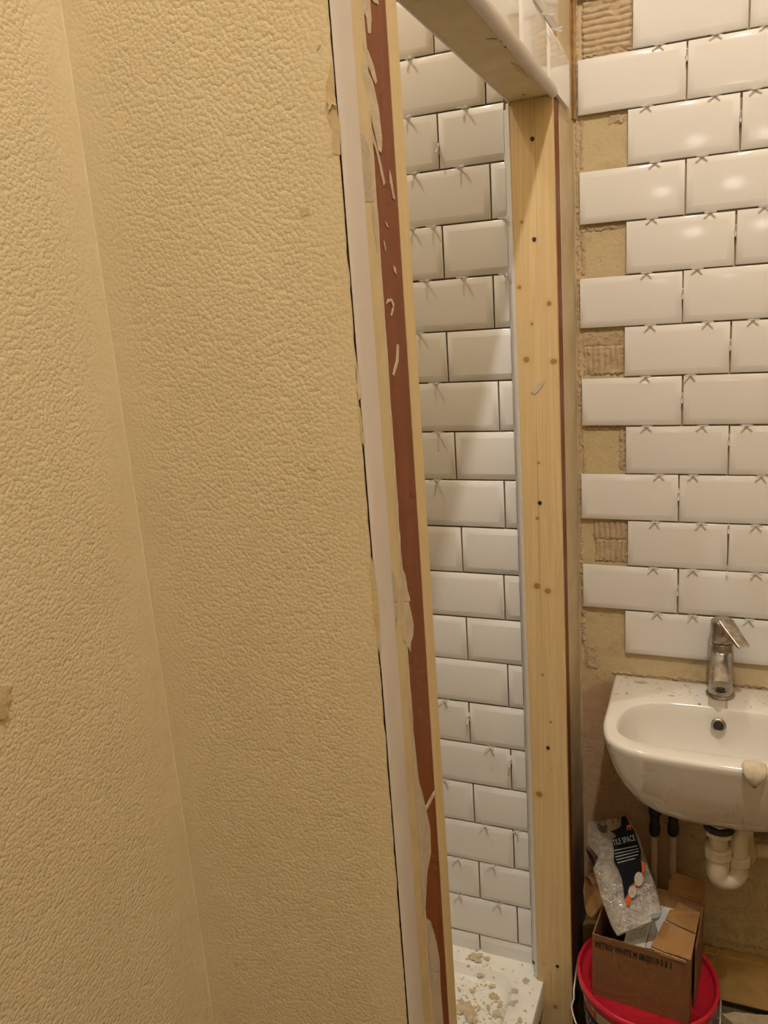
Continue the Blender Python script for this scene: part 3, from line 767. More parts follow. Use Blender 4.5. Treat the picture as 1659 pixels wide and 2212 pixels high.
def inset(loop, d):
    n = len(loop); res = []
    for i in range(n):
        c = Vector(cB); v = (c - loop[i]); res.append(loop[i] + v.normalized() * d)
    return res
def sc_out(s, sy):
    return [Vector((BXC + (p.x - BXC) * s, p.y * sy)) for p in OUT]
def sc_in(s, c=(BXC, -.205), sy=None):
    sy = sy or s
    return [Vector((c[0] + (p.x - c[0]) * s, c[1] + (p.y - c[1]) * sy)) for p in INN]
ringsB = []
def R3(loop, z): return [Vector((p.x, p.y, z)) for p in loop]
for s, sy, z in ((.12, .52, .628), (.30, .60, .629), (.42, .655, .633), (.56, .72, .645), (.67, .775, .661), (.77, .83, .683), (.865, .89, .718), (.93, .935, .754), (.972, .968, .79), (.992, .99, .815), (1.0, 1.0, .826)):
    ringsB.append(R3(sc_out(s, sy), z))
ringsB.append(R3(inset(OUT, .0018), BZ - .004)); ringsB.append(R3(inset(OUT, .0055), BZ - .0005)); ringsB.append(R3(inset(OUT, .009), BZ))
ringsB.append(R3(inset(INN, -.0065), BZ)); ringsB.append(R3(inset(INN, -.003), BZ - .0012)); ringsB.append(R3(INN, BZ - .005))
for s, sy, z in ((.985, .975, .812), (.965, .94, .785), (.93, .89, .755), (.87, .80, .729), (.76, .66, .713), (.55, .46, .704), (.28, .24, .699), (.10, .10, .697)):
    ringsB.append(R3(sc_in(s, sy=sy), z))
basin = empty('wash_basin', (BXC, 0, BZ)); tag(basin, 'white D-shaped wall-hung wash basin dusted with plaster', 'basin')
MB().sweep(ringsB, True, True).build('basin_bowl', M['porcelain'], basin, smooth=True)
# overflow ring on the inner back face
ov = at_y(1552, 1567, -.1255)
ring = MB(); ringp = []
for i in range(24):
    a = 2 * math.pi * i / 24
    ringp.append([Vector(((.0118 + .0034 * math.cos(b)) * math.cos(a), -.0028 * math.sin(b) - .0015, (.0118 + .0034 * math.cos(b)) * math.sin(a))) for b in [2 * math.pi * j / 8 for j in range(8)]])
ring.sweep(ringp + [ringp[0]], True, False)
oo = ring.build('overflow_ring', M['chrome'], basin, smooth=True); oo.matrix_world = Matrix.Translation(ov) @ Matrix.Rotation(math.radians(-12), 4, 'X')
MB().lathe([(.0001, 0), (.0098, 0), (.0098, .004), (.0001, .004)], (0, 0, 0), 20, False).build('overflow_hole', M['black'], basin).matrix_world = Matrix.Translation(ov) @ Matrix.Rotation(math.radians(78), 4, 'X')

# tap
tap = empty('basin_tap', (.332, -.055, BZ)); tag(tap, 'chrome single lever mixer tap splashed with plaster on the basin', 'tap')
tx, ty = .3305, -.052
MB().lathe([(.0295, BZ), (.0295, BZ + .004), (.0275, BZ + .0065), (.0250, BZ + .0068)], (tx, ty, 0), 32).build('base_ring', M['chrome'], tap, smooth=True, angle=math.radians(40))
MB().lathe([(.0248, BZ + .006), (.0238, BZ + .03), (.0236, BZ + .105), (.0232, BZ + .120), (.0225, BZ + .1215)], (tx, ty, 0), 36).build('body', M['chrome'], tap, smooth=True, angle=math.radians(40))
sp = MB(); rgs = []
for k in range(9):
    t = k / 8; y = ty - .012 - .078 * t; z = BZ + .094 - .032 * t ** 1.3
    hw = .0195 - .001 * t; hh = .0135 - .003 * t
    rgs.append([Vector((tx + hw * math.copysign(abs(math.cos(a)) ** .45, math.cos(a)), y, z + hh * math.copysign(abs(math.sin(a)) ** .55, math.sin(a)))) for a in [2 * math.pi * i / 28 for i in range(28)]])
sp.sweep(rgs); spout = sp.build('spout', M['chrome'], tap, smooth=True, angle=math.radians(50))
MB().lathe([(.0115, 0), (.0115, -.010), (.0085, -.0105), (.008, -.004)], (tx, ty - .082, BZ + .058), 20).build('aerator', M['dark'], spout)
MB().lathe([(.0232, BZ + .1235), (.0240, BZ + .128), (.0240, BZ + .160), (.0225, BZ + .168), (.017, BZ + .1725), (.004, BZ + .174)], (tx, ty, 0), 36).build('handle_cap', M['chrome'], tap, smooth=True, angle=math.radians(50))
# lever: flat tongue from the cap to the right and towards the viewer
A = Vector((tx + .004, ty - .006, BZ + .168)); B = Vector((tx + .040, ty - .062, BZ + .138)); dirv = (B - A).normalized(); side = dirv.cross(Vector((0, 0, 1))).normalized(); upv = side.cross(dirv)
lv = MB(); rgs = []
for t, wd, th in ((0, .017, .008), (.25, .0165, .007), (.6, .0145, .0055), (.92, .0135, .0045), (1.0, .0125, .0035)):
    c = A.lerp(B, t)
    rgs.append([c + side * wd * math.copysign(abs(math.cos(a)) ** .5, math.cos(a)) + upv * th * math.copysign(abs(math.sin(a)) ** .6, math.sin(a)) for a in [2 * math.pi * i / 20 for i in range(20)]])
lv.sweep(rgs).build('lever', M['chrome'], tap, smooth=True, angle=math.radians(50))
# adhesive blob over the rim
pc = at_z(1629, 1640, BZ); rgs = []
for k, (yy, zz, ww, tt) in enumerate(((-.318, .0005, .006, .002), (-.321, .003, .0125, .004), (-.329, .0055, .0185, .006), (-.338, .0055, .0205, .007), (-.346, .0015, .0205, .007), (-.3505, -.006, .0185, .007), (-.3515, -.014, .0145, .0065), (-.350, -.022, .0100, .006), (-.3475, -.029, .0070, .005), (-.345, -.034, .0030, .003))):
    nrm_ = Vector((0, -.35, 1)) if yy > -.342 else Vector((0, -1, .25)); nrm_.normalize()
    if k in (4,): nrm_ = Vector((0, -.8, .6))
    rgs.append([Vector((pc.x + .0015 * nz(k * .9, 4.4) + ww * math.cos(a) * (1 + .12 * nz(k, math.cos(a) * 2, 2)), yy, BZ + zz)) + nrm_ * (tt * max(-.35, math.sin(a)) * (1 + .5 * nz(math.cos(a) * 5, k * .25, 7))) for a in [2 * math.pi * i / 40 for i in range(40)]])
o = MB().sweep(rgs).build('adhesive_blob', M['plaster_light'], smooth=True)
tag(o, 'lump of dried tile adhesive stuck over the front rim of the basin', 'adhesive blob')
# crumbs on the basin deck
cb = bmesh.new(); rnd = random.Random(11)
for i in range(420):
    x = rnd.uniform(.118, .54); y = -abs(rnd.gauss(0, .045)) - .006
    if y < -.105 or (x < .16 and y < -.12): continue
    if (x - tx) ** 2 + (y - ty) ** 2 < .031 ** 2: continue
    r = abs(rnd.gauss(0, .0007)) + .0004
    if rnd.random() < .05: r *= 2.4
    mt = Matrix.Translation(Vector((x, y, BZ + r * .2))) @ Matrix.Rotation(rnd.uniform(0, 6), 4, 'Z') @ Matrix.Diagonal((r * rnd.uniform(.8, 2.2), r, r * .5, 1))
    bmesh.ops.create_icosphere(cb, subdivisions=1, radius=1, matrix=mt)
me = bpy.data.meshes.new('basin_crumbs'); cb.to_mesh(me); cb.free()
tag(link('plaster_crumbs', me, M['deckdust']), 'plaster dust and crumbs scattered on the basin deck', 'debris', kind='stuff')
BDZ = lambda x, y: BZ
chip('plaster_flake', 1386, 1474, .0062, 'largest plaster flake on the basin deck left of the tap', .3, 31, BDZ, 'plaster', sx=1.6)
chip('plaster_flake', 1354, 1498, .0035, 'round plaster crumb on the basin deck near its left edge', .5, 32, BDZ)
chip('plaster_flake', 1451, 1503, .0035, 'slanted plaster sliver in the middle of the basin deck', .35, 33, BDZ, sx=1.8)
chip('plaster_flake', 1511, 1521, .0036, 'plaster crumb at the front of the deck just left of the tap', .5, 34, BDZ)
chip('plaster_flake', 1353, 1464, .0034, 'pale plaster crumb near the back left corner of the basin', .4, 35, BDZ)

# trap under the basin
trap = empty('basin_trap', (.336, -.2, .47)); tag(trap, 'white plastic waste trap with ribbed nuts hanging under the basin', 'waste trap')
def nut(c, z0, z1, r, name, parent, seg=12):
    rg = []
    for z, rr in ((z0, r * .92), (z0 + .003, r), (z1 - .004, r), (z1, r * .94)):
        rg.append([Vector((c[0] + rr * (1 + (.05 if i % 2 else 0)) * math.cos(2*math.pi*i/seg), c[1] + rr * (1 + (.05 if i % 2 else 0)) * math.sin(2*math.pi*i/seg), z)) for i in range(seg)])
    return MB().sweep(rg).build(name, M['pipe'], parent)
X1, Y1 = .3355, -.2
MB().lathe([(.030, .612), (.030, .624), (.022, .627)], (X1, Y1, 0), 24).build('waste_flange', M['dark'], trap, smooth=True, angle=.6)
nut((X1, Y1), .596, .628, .0255, 'top_nut', trap)
MB().lathe([(.0178, .545), (.0178, .61)], (X1, Y1, 0), 24).build('tail_pipe', M['pipe'], trap, smooth=True, angle=.6)
nut((X1, Y1), .546, .571, .0262, 'trap_nut', trap)
X2, Y2 = .3735, -.185
ub = [Vector((X1, Y1, .556)), Vector((X1, Y1, .53)), Vector((X1, Y1, .515))]
for i in range(1, 12):
    a = math.pi * i / 12
    c = Vector(((X1 + X2) / 2, (Y1 + Y2) / 2, .512)); h = Vector((X2 - X1, Y2 - Y1, 0)) / 2
    ub.append(c - h * math.cos(a) - Vector((0, 0, .021 * math.sin(a))))
ub += [Vector((X2, Y2, .515)), Vector((X2, Y2, .53)), Vector((X2, Y2, .545))]
MB().tube(ub, [.0225] * 3 + [.0212] * 11 + [.0190] * 3, 24).build('u_bend', M['pipe'], trap, smooth=True, angle=.7)
nut((X2, Y2), .527, .550, .0228, 'outlet_nut', trap)
MB().tube([(X2, Y2, .545), (X2, Y2, .588), (X2 + .003, Y2 + .006, .598), (X2 + .012, Y2 + .025, .604)], .0178, 20).build('riser_pipe', M['pipe'], trap, smooth=True, angle=.7)
pw = at_y(1640, 1838, -.04)
MB().tube([(X2 + .01, Y2 + .022, .603), (X2 + .02, -.10, pw.z + .02), (X2 + .04, -.04, pw.z), (.62, -.04, pw.z), (.9, -.04, pw.z)], .0165, 18).build('waste_pipe', M['pipe_dim'], trap, smooth=True, angle=.7)
# supply pipes
for px, lab in ((1414, 'left cream supply pipe with black connector under the basin'), (1454, 'right cream supply pipe with black connector under the basin')):
    p = at_y(px, 1800, -.045); t = empty('supply_pipe', (p.x, -.045, 0)); tag(t, lab, 'pipe', 'supply pipes under the basin')
    MB().lathe([(.0078, 0.0), (.0078, .49)], (p.x, -.045, 0), 14).build('pipe', M['pipe_dim'], t, smooth=True, angle=.7)
    zc = p.z
    MB().lathe([(.0095, zc - .004), (.0125, zc + .002), (.0125, zc + .020), (.0105, zc + .026), (.0105, zc + .05), (.0145, zc + .054), (.0145, zc + .075), (.010, zc + .08), (.010, zc + .20)], (p.x, -.045, 0), 14).build('connector', M['black'], t, smooth=True, angle=.5)
    if px == 1454: MB().box((p.x + .010, -.052, zc + .056), (p.x + .034, -.038, zc + .07)).build('valve_lever', M['black'], t, bevel=.002)

# ================================================================== BUCKET, BOX, BAG
BC = Vector((.2015, -.231, 0)); BR = .1475; BT = .252
bk = empty('bucket', BC); tag(bk, 'off-white plastic tub with red lid standing under the basin', 'bucket')
MB().lathe([(.118, .0), (.1205, .004), (.1365, .215), (.1385, .222), (.1385, .230)], BC, 72).build('tub', M['tub'], bk, smooth=True, angle=.6)
MB().lathe([(.1400, BT - .030), (.1440, BT - .026), (.1465, BT - .012), (BR, BT - .006), (.1455, BT - .001), (.1420, BT), (.1395, BT - .002), (.1382, BT - .006), (.1372, BT - .013), (.1355, BT - .0172), (.05, BT - .0175), (.001, BT - .0175)], BC, 96, False).build('lid', M['red'], bk, smooth=True)
def rad_at(z): return .1205 + (.1365 - .1205) * (z - .004) / .211
def at_cyl(px, py, off=0.0):
    d = ray(px, py); t = .5
    o = CAM
    # intersect the tapering tub wall by iteration
    z = .18; p = None
    for _ in range(12):
        r = rad_at(z) + off
        a = d.x * d.x + d.y * d.y; b = 2 * ((o.x - BC.x) * d.x + (o.y - BC.y) * d.y); c = (o.x - BC.x) ** 2 + (o.y - BC.y) ** 2 - r * r
        disc = b * b - 4 * a * c
        if disc < 0: return None
        p = o + d * ((-b - math.sqrt(disc)) / (2 * a)); z = p.z
    return p
# printed navy band and cream paper label round the tub
def band(z0, z1, a0, a1, off, name, mat):
    rg = []
    for i in range(60):
        a = math.radians(a0 + (a1 - a0) * i / 59)
        rg.append([Vector((BC.x + (rad_at(z) + o) * math.cos(a), BC.y + (rad_at(z) + o) * math.sin(a), z)) for z, o in ((z0, .0001), (z0, off), (z1, off), (z1, .0001))])
    return MB().sweep(rg).build(name, mat, bk)
nband = band(.146, .186, 150, 300, .0006, 'navy_band', M['navy']); nband['label'] = 'navy printed band with white lettering'
band(.10, .130, 170, 250, .0006, 'dark_band', M['navy'])

def text_mesh(s, bold=.0):
    cu = bpy.data.curves.new('txt', 'FONT'); cu.body = s; cu.size = 1.0; cu.extrude = 0; cu.resolution_u = 2; cu.offset = bold
    ob = bpy.data.objects.new('txt', cu); COL.objects.link(ob)
    dg = bpy.context.evaluated_depsgraph_get(); dg.update()
    me = bpy.data.meshes.new_from_object(ob.evaluated_get(dg)); bpy.data.objects.remove(ob); bpy.data.curves.remove(cu)
    return me
def place_text(s, p0, p1, height, nrm, mat, parent, name='lettering', bold=.0, fat=0.0):
    """letters run from p0 to p1, cap height = height, plane normal nrm towards the viewer"""
    me = text_mesh(s, bold); xs = [v.co.x for v in me.vertices]; wdt = max(xs) - min(xs); x0 = min(xs)
    ex = (p1 - p0); L = ex.length; ex.normalize(); ez = Vector(nrm).normalized(); ey = ez.cross(ex).normalized()
    for v in me.vertices: v.co = p0 + ex * ((v.co.x - x0) / wdt * L) + ey * (v.co.y / .69 * height) + ez * .0006
    if fat:      # heavier strokes: a second, slightly shifted copy of the outlines
        bm = bmesh.new(); bm.from_mesh(me); bm.verts.ensure_lookup_table(); bm.edges.ensure_lookup_table(); bm.faces.ensure_lookup_table()
        for dx, dy in ((fat, 0), (0, fat), (fat, fat)):
            g = bmesh.ops.duplicate(bm, geom=bm.verts[:len(me.vertices)] + bm.edges[:len(me.edges)] + bm.faces[:len(me.polygons)])
            for v in g['geom']:
                if isinstance(v, bmesh.types.BMVert): v.co += ex * dx + ey * dy + ez * .00004
            bm.verts.ensure_lookup_table(); bm.edges.ensure_lookup_table(); bm.faces.ensure_lookup_table()
        bm.to_mesh(me); bm.free()
    return link(name, me, mat, parent)
# letters on the navy band
for i, ch in enumerate('CLEANSING TILE'):
    if ch == ' ': continue
    a = math.radians(196 + i * 6.6); z = .1575; r = rad_at(z) + .0010
    c = Vector((BC.x + r * math.cos(a), BC.y + r * math.sin(a), z)); tn = Vector((-math.sin(a), math.cos(a), 0)); nn = Vector((math.cos(a), math.sin(a), 0))
    hwd = .0011 if ch == 'I' else .0045
    place_text(ch, c - tn * hwd, c + tn * hwd, .017, nn, M['white_print'], nband, fat=.0 if ch == 'I' else .0007)
for i, ch in enumerate('UniQ'):
    a = math.radians(205 + i * 6.5); z = .196; r = rad_at(z) + .0008
    c = Vector((BC.x + r * math.cos(a), BC.y + r * math.sin(a), z)); tn = Vector((-math.sin(a), math.cos(a), 0)); nn = Vector((math.cos(a), math.sin(a), 0))
    if i: MB().ngon_prism([c + tn * (.0065 * math.cos(b)) + Vector((0, 0, .0105 * math.sin(b) + .004)) for b in [2 * math.pi * j / 10 for j in range(10)]], nn * .0005).build('logo_stroke', M['label_orange'], bk)
# wire handle, hanging forward and down
hw = []
for i in range(0, 33):
    a = math.pi * i / 32
    hx = -math.cos(a) * (.156 if 2 < i < 30 else .1485)
    drop = math.sin(a)
    hw.append(BC + Vector((hx, -.03 - .115 * drop ** .8 if 0 < i < 32 else 0.0, .226 - (.10 * drop ** .7))))
MB().tube(hw, .0021, 8).build('wire_handle', M['wire'], bk, smooth=True)

bx_rz = math.radians(-5.0)
BXO = Vector((.2025, -.2235, BT - .0170))
box = empty('cardboard_box', BXO, bx_rz); tag(box, 'torn brown cardboard tile box standing on the red bucket lid', 'box')
MXB = Matrix.Translation(BXO) @ Matrix.Rotation(bx_rz, 4, 'Z')
W2, D2, HB, TW = .0970, .0940, .150, .003
def tl(mb): mb.v = [MXB @ v for v in mb.v]; return mb
def torn_edge(x0, x1, y, z, n, amp, seed, ax='x'):
    return [(x0 + (x1 - x0) * i / n, z + amp * nz(i * .55, seed)) for i in range(n + 1)]
def panel_x(x0, x1, y, th, z0, top, mat, name):     # front / back panels with a ragged top
    pts = [Vector((x1, y, z0)), Vector((x0, y, z0))][::-1]
    pts = [Vector((x0, y, z0)), Vector((x1, y, z0))] + [Vector((x, y, z)) for x, z in top[::-1]]
    return tl(MB().ngon_prism(pts, Vector((0, th, 0)))).build(name, mat, box)
front = panel_x(-W2, W2, -D2, TW, 0, torn_edge(-W2, W2, 0, HB, 26, .003, 3.1), M['card'], 'front_panel')
panel_x(-W2, W2, D2 - TW, TW, 0, torn_edge(-W2, W2, 0, HB + .004, 20, .004, 5.1), M['card_in'], 'back_panel')
tl(MB().box((-W2, -D2 + TW, 0), (-W2 + TW, D2 - TW, HB - .002))).build('side_panel', M['card'], box)
tl(MB().box((W2 - TW, -D2 + TW, 0), (W2, -D2 + .030, HB - .003))).build('side_panel', M['card'], box)
tl(MB().box((W2 + .003, -D2 + .045, .004), (W2 + .006, D2 - .01, HB - .002))).build('side_panel', M['card'], box)
tl(MB().box((-W2 + TW, -D2 + TW, 0), (W2 - TW, D2 - TW, .004))).build('base_panel', M['card'], box)
# inner padding block that the top tiles lie on
tl(MB().box((-.040, -D2 + TW + .001, .004), (W2 - TW - .001, D2 - TW - .001, .110))).build('padding', M['card_in'], box)
def quad_flap(pts, th, mat, name, parent=box, rag=None):
    P = [MXB @ Vector(p) for p in pts]; n = (P[1] - P[0]).cross(P[-1] - P[0]).normalized()
    return MB().ngon_prism(P, n * th).build(name, mat, parent)
# right flap folded inward over the top
quad_flap([(.020, -.087, .153), (.045, -.090, .151), (.070, -.092, .153), (.097, -.094, .152), (.0975, -.022, .1545), (.034, -.014, .160), (.028, -.052, .158)], .003, M['card_in'], 'right_flap')
quad_flap([(.036, -.010, .161), (.0975, -.018, .155), (.0985, .045, .156), (.055, .048, .165), (.048, .02, .166), (.040, .016, .166)], .003, M['card_in'], 'right_flap')
quad_flap([(.018, -.0905, .149), (.05, -.0935, .147), (.09, -.0975, .149), (.088, -.099, .1555), (.05, -.0955, .1545), (.02, -.092, .1565)], .0016, M['card_torn'], 'torn_ply')
# back flap standing up
quad_flap([(.028, D2 - .002, .150), (.099, D2 - .002, .148), (.1015, D2 + .018, .186), (.07, D2 + .019, .190), (.034, D2 + .016, .192), (.026, D2 + .008, .172)], .003, M['card_in'], 'back_flap')
# left flap bent outward, ragged
quad_flap([(-.0970, .000, .147), (-.0970, .092, .149), (-.112, .090, .165), (-.128, .085, .163), (-.150, .078, .148), (-.150, .055, .128), (-.142, .034, .112), (-.132, .012, .104), (-.118, -.004, .112)], .003, M['card_in'], 'left_flap')
# printing on the front panel
fn = MXB.to_3x3() @ Vector((0, -1, 0)); p0b = MXB @ Vector((0, -D2, 0))
pa, pb = at_plane(1286, 2045, p0b, fn), at_plane(1449, 2093, p0b, fn)
place_text('METRO WHITE M 08/07/19 0 8 1', pa, pb, .0150, fn, M['ink'], front, 'printed_lettering', .0, .0009)
for a, b in (((1305, 2026), (1320, 2031)), ((1396, 2047), (1413, 2052)), ((1426, 2055), (1437, 2059)), ((1443, 2059), (1458, 2064))):
    q0, q1 = at_plane(*a, p0b, fn), at_plane(*b, p0b, fn)
    MB().ngon_prism([q0, q1, q1 + Vector((0, 0, -.006)), q0 + Vector((0, 0, -.006))], fn * .0004).build('faint_print', M['ink_faint'], front)
# two tiles lying on top of the stack in the box
for i, (x, lab) in enumerate(((-.040, 'white cut tile in the cardboard box, half under the spacer bag'), (.0035, 'white tile in the cardboard box beside the folded flap'))):
    me = tile_mesh((.0425, .0895)[i], .180, cutl=(i == 0)).copy(); o = link('boxed_tile', me); o.matrix_world = MXB @ Matrix(((1, 0, 0, x), (0, 0, 1, -.0895), (0, -1, 0, .1105), (0, 0, 0, 1)))
    tag(o, lab, 'tile', 'tiles in the box')

# bag of spacers
bag = empty('spacer_bag', (.18, -.27, .40)); tag(bag, 'crumpled clear plastic bag of tile spacers with black printed panel', 'bag')
bpn0 = at_y(1281, 1876, -.215); _b1 = at_y(1332, 2022, -.322); _b2 = at_y(1403, 1880, -.203)
BN = (_b1 - bpn0).cross(_b2 - bpn0).normalized()
if BN.dot(CAM - bpn0) < 0: BN = -BN
rowsB = [(v_, at_plane(*l_, bpn0, BN), at_plane(*r_, bpn0, BN), t_) for v_, l_, r_, t_ in ((0.0, (1333, 2022), (1425, 1985), .004), (.08, (1320, 2000), (1430, 1972), .018), (.30, (1299, 1942), (1421, 1928), .03), (.55, (1281, 1876), (1403, 1880), .028), (.70, (1292, 1852), (1392, 1845), .02), (.85, (1268, 1822), (1380, 1806), .012), (1.0, (1268, 1776), (1354, 1764), .003))]
def bag_row(v):
    for a, b in zip(rowsB, rowsB[1:]):
        if a[0] <= v <= b[0]:
            t = (v - a[0]) / (b[0] - a[0]); t2 = t * t * (3 - 2 * t) * .5 + t * .5
            return a[1].lerp(b[1], t2), a[2].lerp(b[2], t2), a[3] + (b[3] - a[3]) * t2
    return rowsB[-1][1:]
rg = []; NB = 40
for k in range(61):
    v = k / 60; L_, R_, th = bag_row(v); ring = []
    for i in range(NB):
        a = 2 * math.pi * i / NB; u = math.cos(a); s = math.sin(a)
        c = (L_ + R_) / 2 + (R_ - L_) / 2 * u
        d = (.0045 if s > 0 else th) * abs(s) ** .8 * (1 if s > 0 else -1)
        cr = .0035 * nz(c.x * 55, c.z * 55 + (3 if s > 0 else 9), c.y * 30) + .0022 * nz(c.x * 120, c.z * 120, c.y * 60)
        ring.append(c + BN * (d + cr * (.5 if s > 0 else 1)))
    rg.append(ring)
MB().sweep(rg, True, True).build('bag_film', M['film'], bag, smooth=True)
# loose spacers showing through the lower half of the film
ls = MB(); rnd = random.Random(9)
for i in range(110):
    v = rnd.uniform(.03, .42); L_, R_, th = bag_row(v); c = L_.lerp(R_, rnd.uniform(.1, .9)) - BN * rnd.uniform(0, max(.002, th - .006))
    Mx = Matrix.Translation(c) @ Matrix.Rotation(rnd.uniform(0, 6), 4, 'Z') @ Matrix.Rotation(rnd.uniform(-1, 1), 4, 'X')
    for a in (0, 90): ls.box((-.008, -.0012, -.0012), (.008, .0012, .0012), Mx @ Matrix.Rotation(math.radians(a), 4, 'Z'))
lo = ls.build('loose_spacers', M['pvc_white'], bag, recalc=False); lo['kind'] = 'stuff'
bp0 = bpn0 + BN * .0110
CB = lambda pts: [at_plane(1240 + x * .1356, 1740 + y * .1356, bp0, BN) for x, y in pts]
MB().ngon_prism(CB([(605, 545), (640, 700), (635, 880), (700, 1010), (760, 1150), (790, 1330), (805, 1490), (850, 1400), (880, 1290), (960, 1200), (1085, 1040), (1062, 850), (1060, 700), (1010, 560), (960, 400), (890, 300), (850, 215), (800, 168), (755, 185), (750, 330), (690, 375), (575, 415), (640, 440), (675, 495)]), BN * .0008).build('black_panel', M['bag_black'], bag); blackp = bpy.context.scene.objects['black_panel']; blackp['label'] = 'black printed panel of the bag'
bp0 = bp0 + BN * .0012
MB().ngon_prism(CB([(815, 1500), (870, 1420), (920, 1300), (985, 1210), (1085, 1060), (1075, 900), (1110, 900), (1135, 1010), (1100, 1070), (1000, 1270), (920, 1470), (870, 1605), (835, 1590)]), BN * .0006).build('orange_swoosh', M['bag_orange'], bag)
for cxx, cyy, rx, ry in ((1032, 1175, 72, 115), (930, 1378, 62, 100)):
    MB().ngon_prism(CB([(cxx + rx * math.cos(2*math.pi*i/20), cyy + ry * math.sin(2*math.pi*i/20)) for i in range(20)]), BN * .0012).build('oval_badge', M['badge'], bag)
MB().ngon_prism(CB([(838, 330), (860, 312), (885, 310), (905, 330), (905, 390), (890, 390), (885, 345), (862, 345), (862, 395), (845, 395)]), BN * .0006).build('orange_logo', M['bag_orange'], bag)
A0, A1 = CB([(632, 640)])[0], CB([(985, 555)])[0]
place_text('TILE SPACE', A0, A1, .0125, BN, M['bag_grey'], blackp, 'printed_lettering', .012)
for ya, yb, xa, xb in ((710, 635, 645, 1010), (765, 680, 650, 1030), (815, 720, 660, 1035), (860, 775, 675, 1025), (908, 835, 695, 975)):
    a, b = CB([(xa, ya)])[0], CB([(xb, yb)])[0]
    MB().ngon_prism([a, b, b + (CB([(xb, yb + 14)])[0] - b), a + (CB([(xa, ya + 14)])[0] - a)], BN * .0005).build('text_line', M['bag_grey'], blackp)
MB().ngon_prism([at_plane(1240 + x * .1356, 1740 + y * .1356, bpn0 - BN * .004, BN) for x, y in ((335, 330), (500, 220), (530, 330), (525, 430), (450, 440))], BN * -.001).build('dark_corner', M['bag_black'], bag)
MB().ngon_prism(CB([(1232, 1735), (1300, 1715), (1390, 1720), (1330, 1800), (1240, 1805)]), BN * .0006).build('teal_badge', M['teal'], bag)
MB().ngon_prism([at_plane(1240 + x * .1356, 1740 + y * .1356, bpn0 - BN * .004, BN) for x, y in ((190, 640), (215, 700), (290, 790), (345, 950), (320, 985), (255, 850), (205, 740))], BN * -.001).build('dark_edge_print', M['bag_black'], bag)

# ================================================================== FLOOR DEBRIS
def slab(name, pts, z, th, mat, label, cat, tilt=0):
    P = [at_z(a, b, z) for a, b in pts]; Q = []
    for i in range(len(P)):
        a, b = P[i], P[(i + 1) % len(P)]; n = max(1, int((b - a).length / .008))
        for j in range(n):
            q = a.lerp(b, j / n); Q.append(q + Vector((.003 * nz(q.x * 90, q.y * 90, 1), .003 * nz(q.x * 90, q.y * 90, 4), 0)))
    o = MB().ngon_prism(Q, Vector((0, 0, -th))).build(name, M[mat]); tag(o, label, cat); return o
slab('plaster_slab', [(1560, 2190), (1585, 2186), (1625, 2190), (1700, 2196), (1700, 2260), (1640, 2240), (1600, 2225), (1580, 2208)], .022, .022, 'chip', 'pale broken plaster slab on the floor in front of the skirting', 'plaster chip')
cb = bmesh.new(); rnd = random.Random(21)
for i in range(260):
    x = rnd.uniform(.30, .7); y = rnd.uniform(-.5, -.03); r = abs(rnd.gauss(0, .003)) + .001
    if (Vector((x, y, 0)) - BC).length < .13: continue
    bmesh.ops.create_icosphere(cb, subdivisions=1, radius=1, matrix=Matrix.Translation(Vector((x, y, r * .4))) @ Matrix.Rotation(rnd.uniform(0, 6), 4, 'Z') @ Matrix.Diagonal((r * 1.5, r, r * .6, 1)))
me = bpy.data.meshes.new('floor_rubble'); cb.to_mesh(me); cb.free()
tag(link('floor_rubble', me, M['chip']), 'plaster rubble scattered on the floor under the basin', 'debris', kind='stuff')

# ================================================================== TILE SPACERS
def spacer_mesh():
    mb = MB(); L, wd, th = .0142, .0014, .0014
    for a in (45, 135):
        mb.box((-L, -wd, -th), (L, wd, th), Matrix.Rotation(math.radians(a), 4, 'Z'))
    me = bpy.data.meshes.new('tile_spacer'); me.from_pydata([tuple(v) for v in mb.v], [], mb.f); me.materials.append(M['spacer']); return me
SPM = spacer_mesh()
ORD = ['first', 'second', 'third', 'fourth', 'fifth', 'sixth', 'seventh', 'eighth', 'ninth', 'tenth', 'eleventh', 'twelfth', 'thirteenth', 'fourteenth', 'fifteenth', 'sixteenth', 'seventeenth', 'eighteenth', 'nineteenth', 'twentieth']
rs = random.Random(3)
def put_spacer(px, py, Y, zfix, label, group, vertical=False, xfix=None, proud=.0):
    p = at_y(px, py, Y - .012)
    z = zfix if zfix is not None else p.z; x = p.x if xfix is None else xfix
    o = link('tile_spacer', SPM)
    R = Matrix.Rotation(rs.uniform(-.12, .12), 4, 'Z')
    if vertical: R = Matrix.Rotation(math.pi/2, 4, 'Y') @ R
    o.matrix_world = Matrix.Translation(Vector((x, Y - .0138 - proud, z))) @ Matrix.Rotation(rs.uniform(-.06, .06), 4, 'X') @ R
    tag(o, label, 'tile spacer', group)
NM = ['leftmost', 'second from left', 'third from left', 'fourth from left']
right_sp = [[(1424, 100), (1548, 78), (1655, 66)], [(1398, 233), (1545, 210), (1632, 197)], [(1415, 355), (1517, 340)], [(1409, 474), (1535, 457), (1652, 445)], [(1397, 592), (1507, 582)], [(1405, 705), (1529, 698), (1627, 690)], [(1395, 815), (1492, 811)], [(1397, 922), (1518, 920), (1613, 919)], [(1425, 1025), (1498, 1025), (1645, 1026)], [(1415, 1125), (1515, 1130), (1633, 1132)], [(1412, 1222), (1497, 1228), (1633, 1236)], [(1420, 1325), (1497, 1330), (1618, 1336)]]
for k, row in enumerate(right_sp):
    for i, (px, py) in enumerate(row):
        put_spacer(px, py, 0, joint_z(k), 'white cross spacer, %s level joint down above the basin, %s' % (ORD[k], NM[i]), 'cross spacers in the basin wall joints')
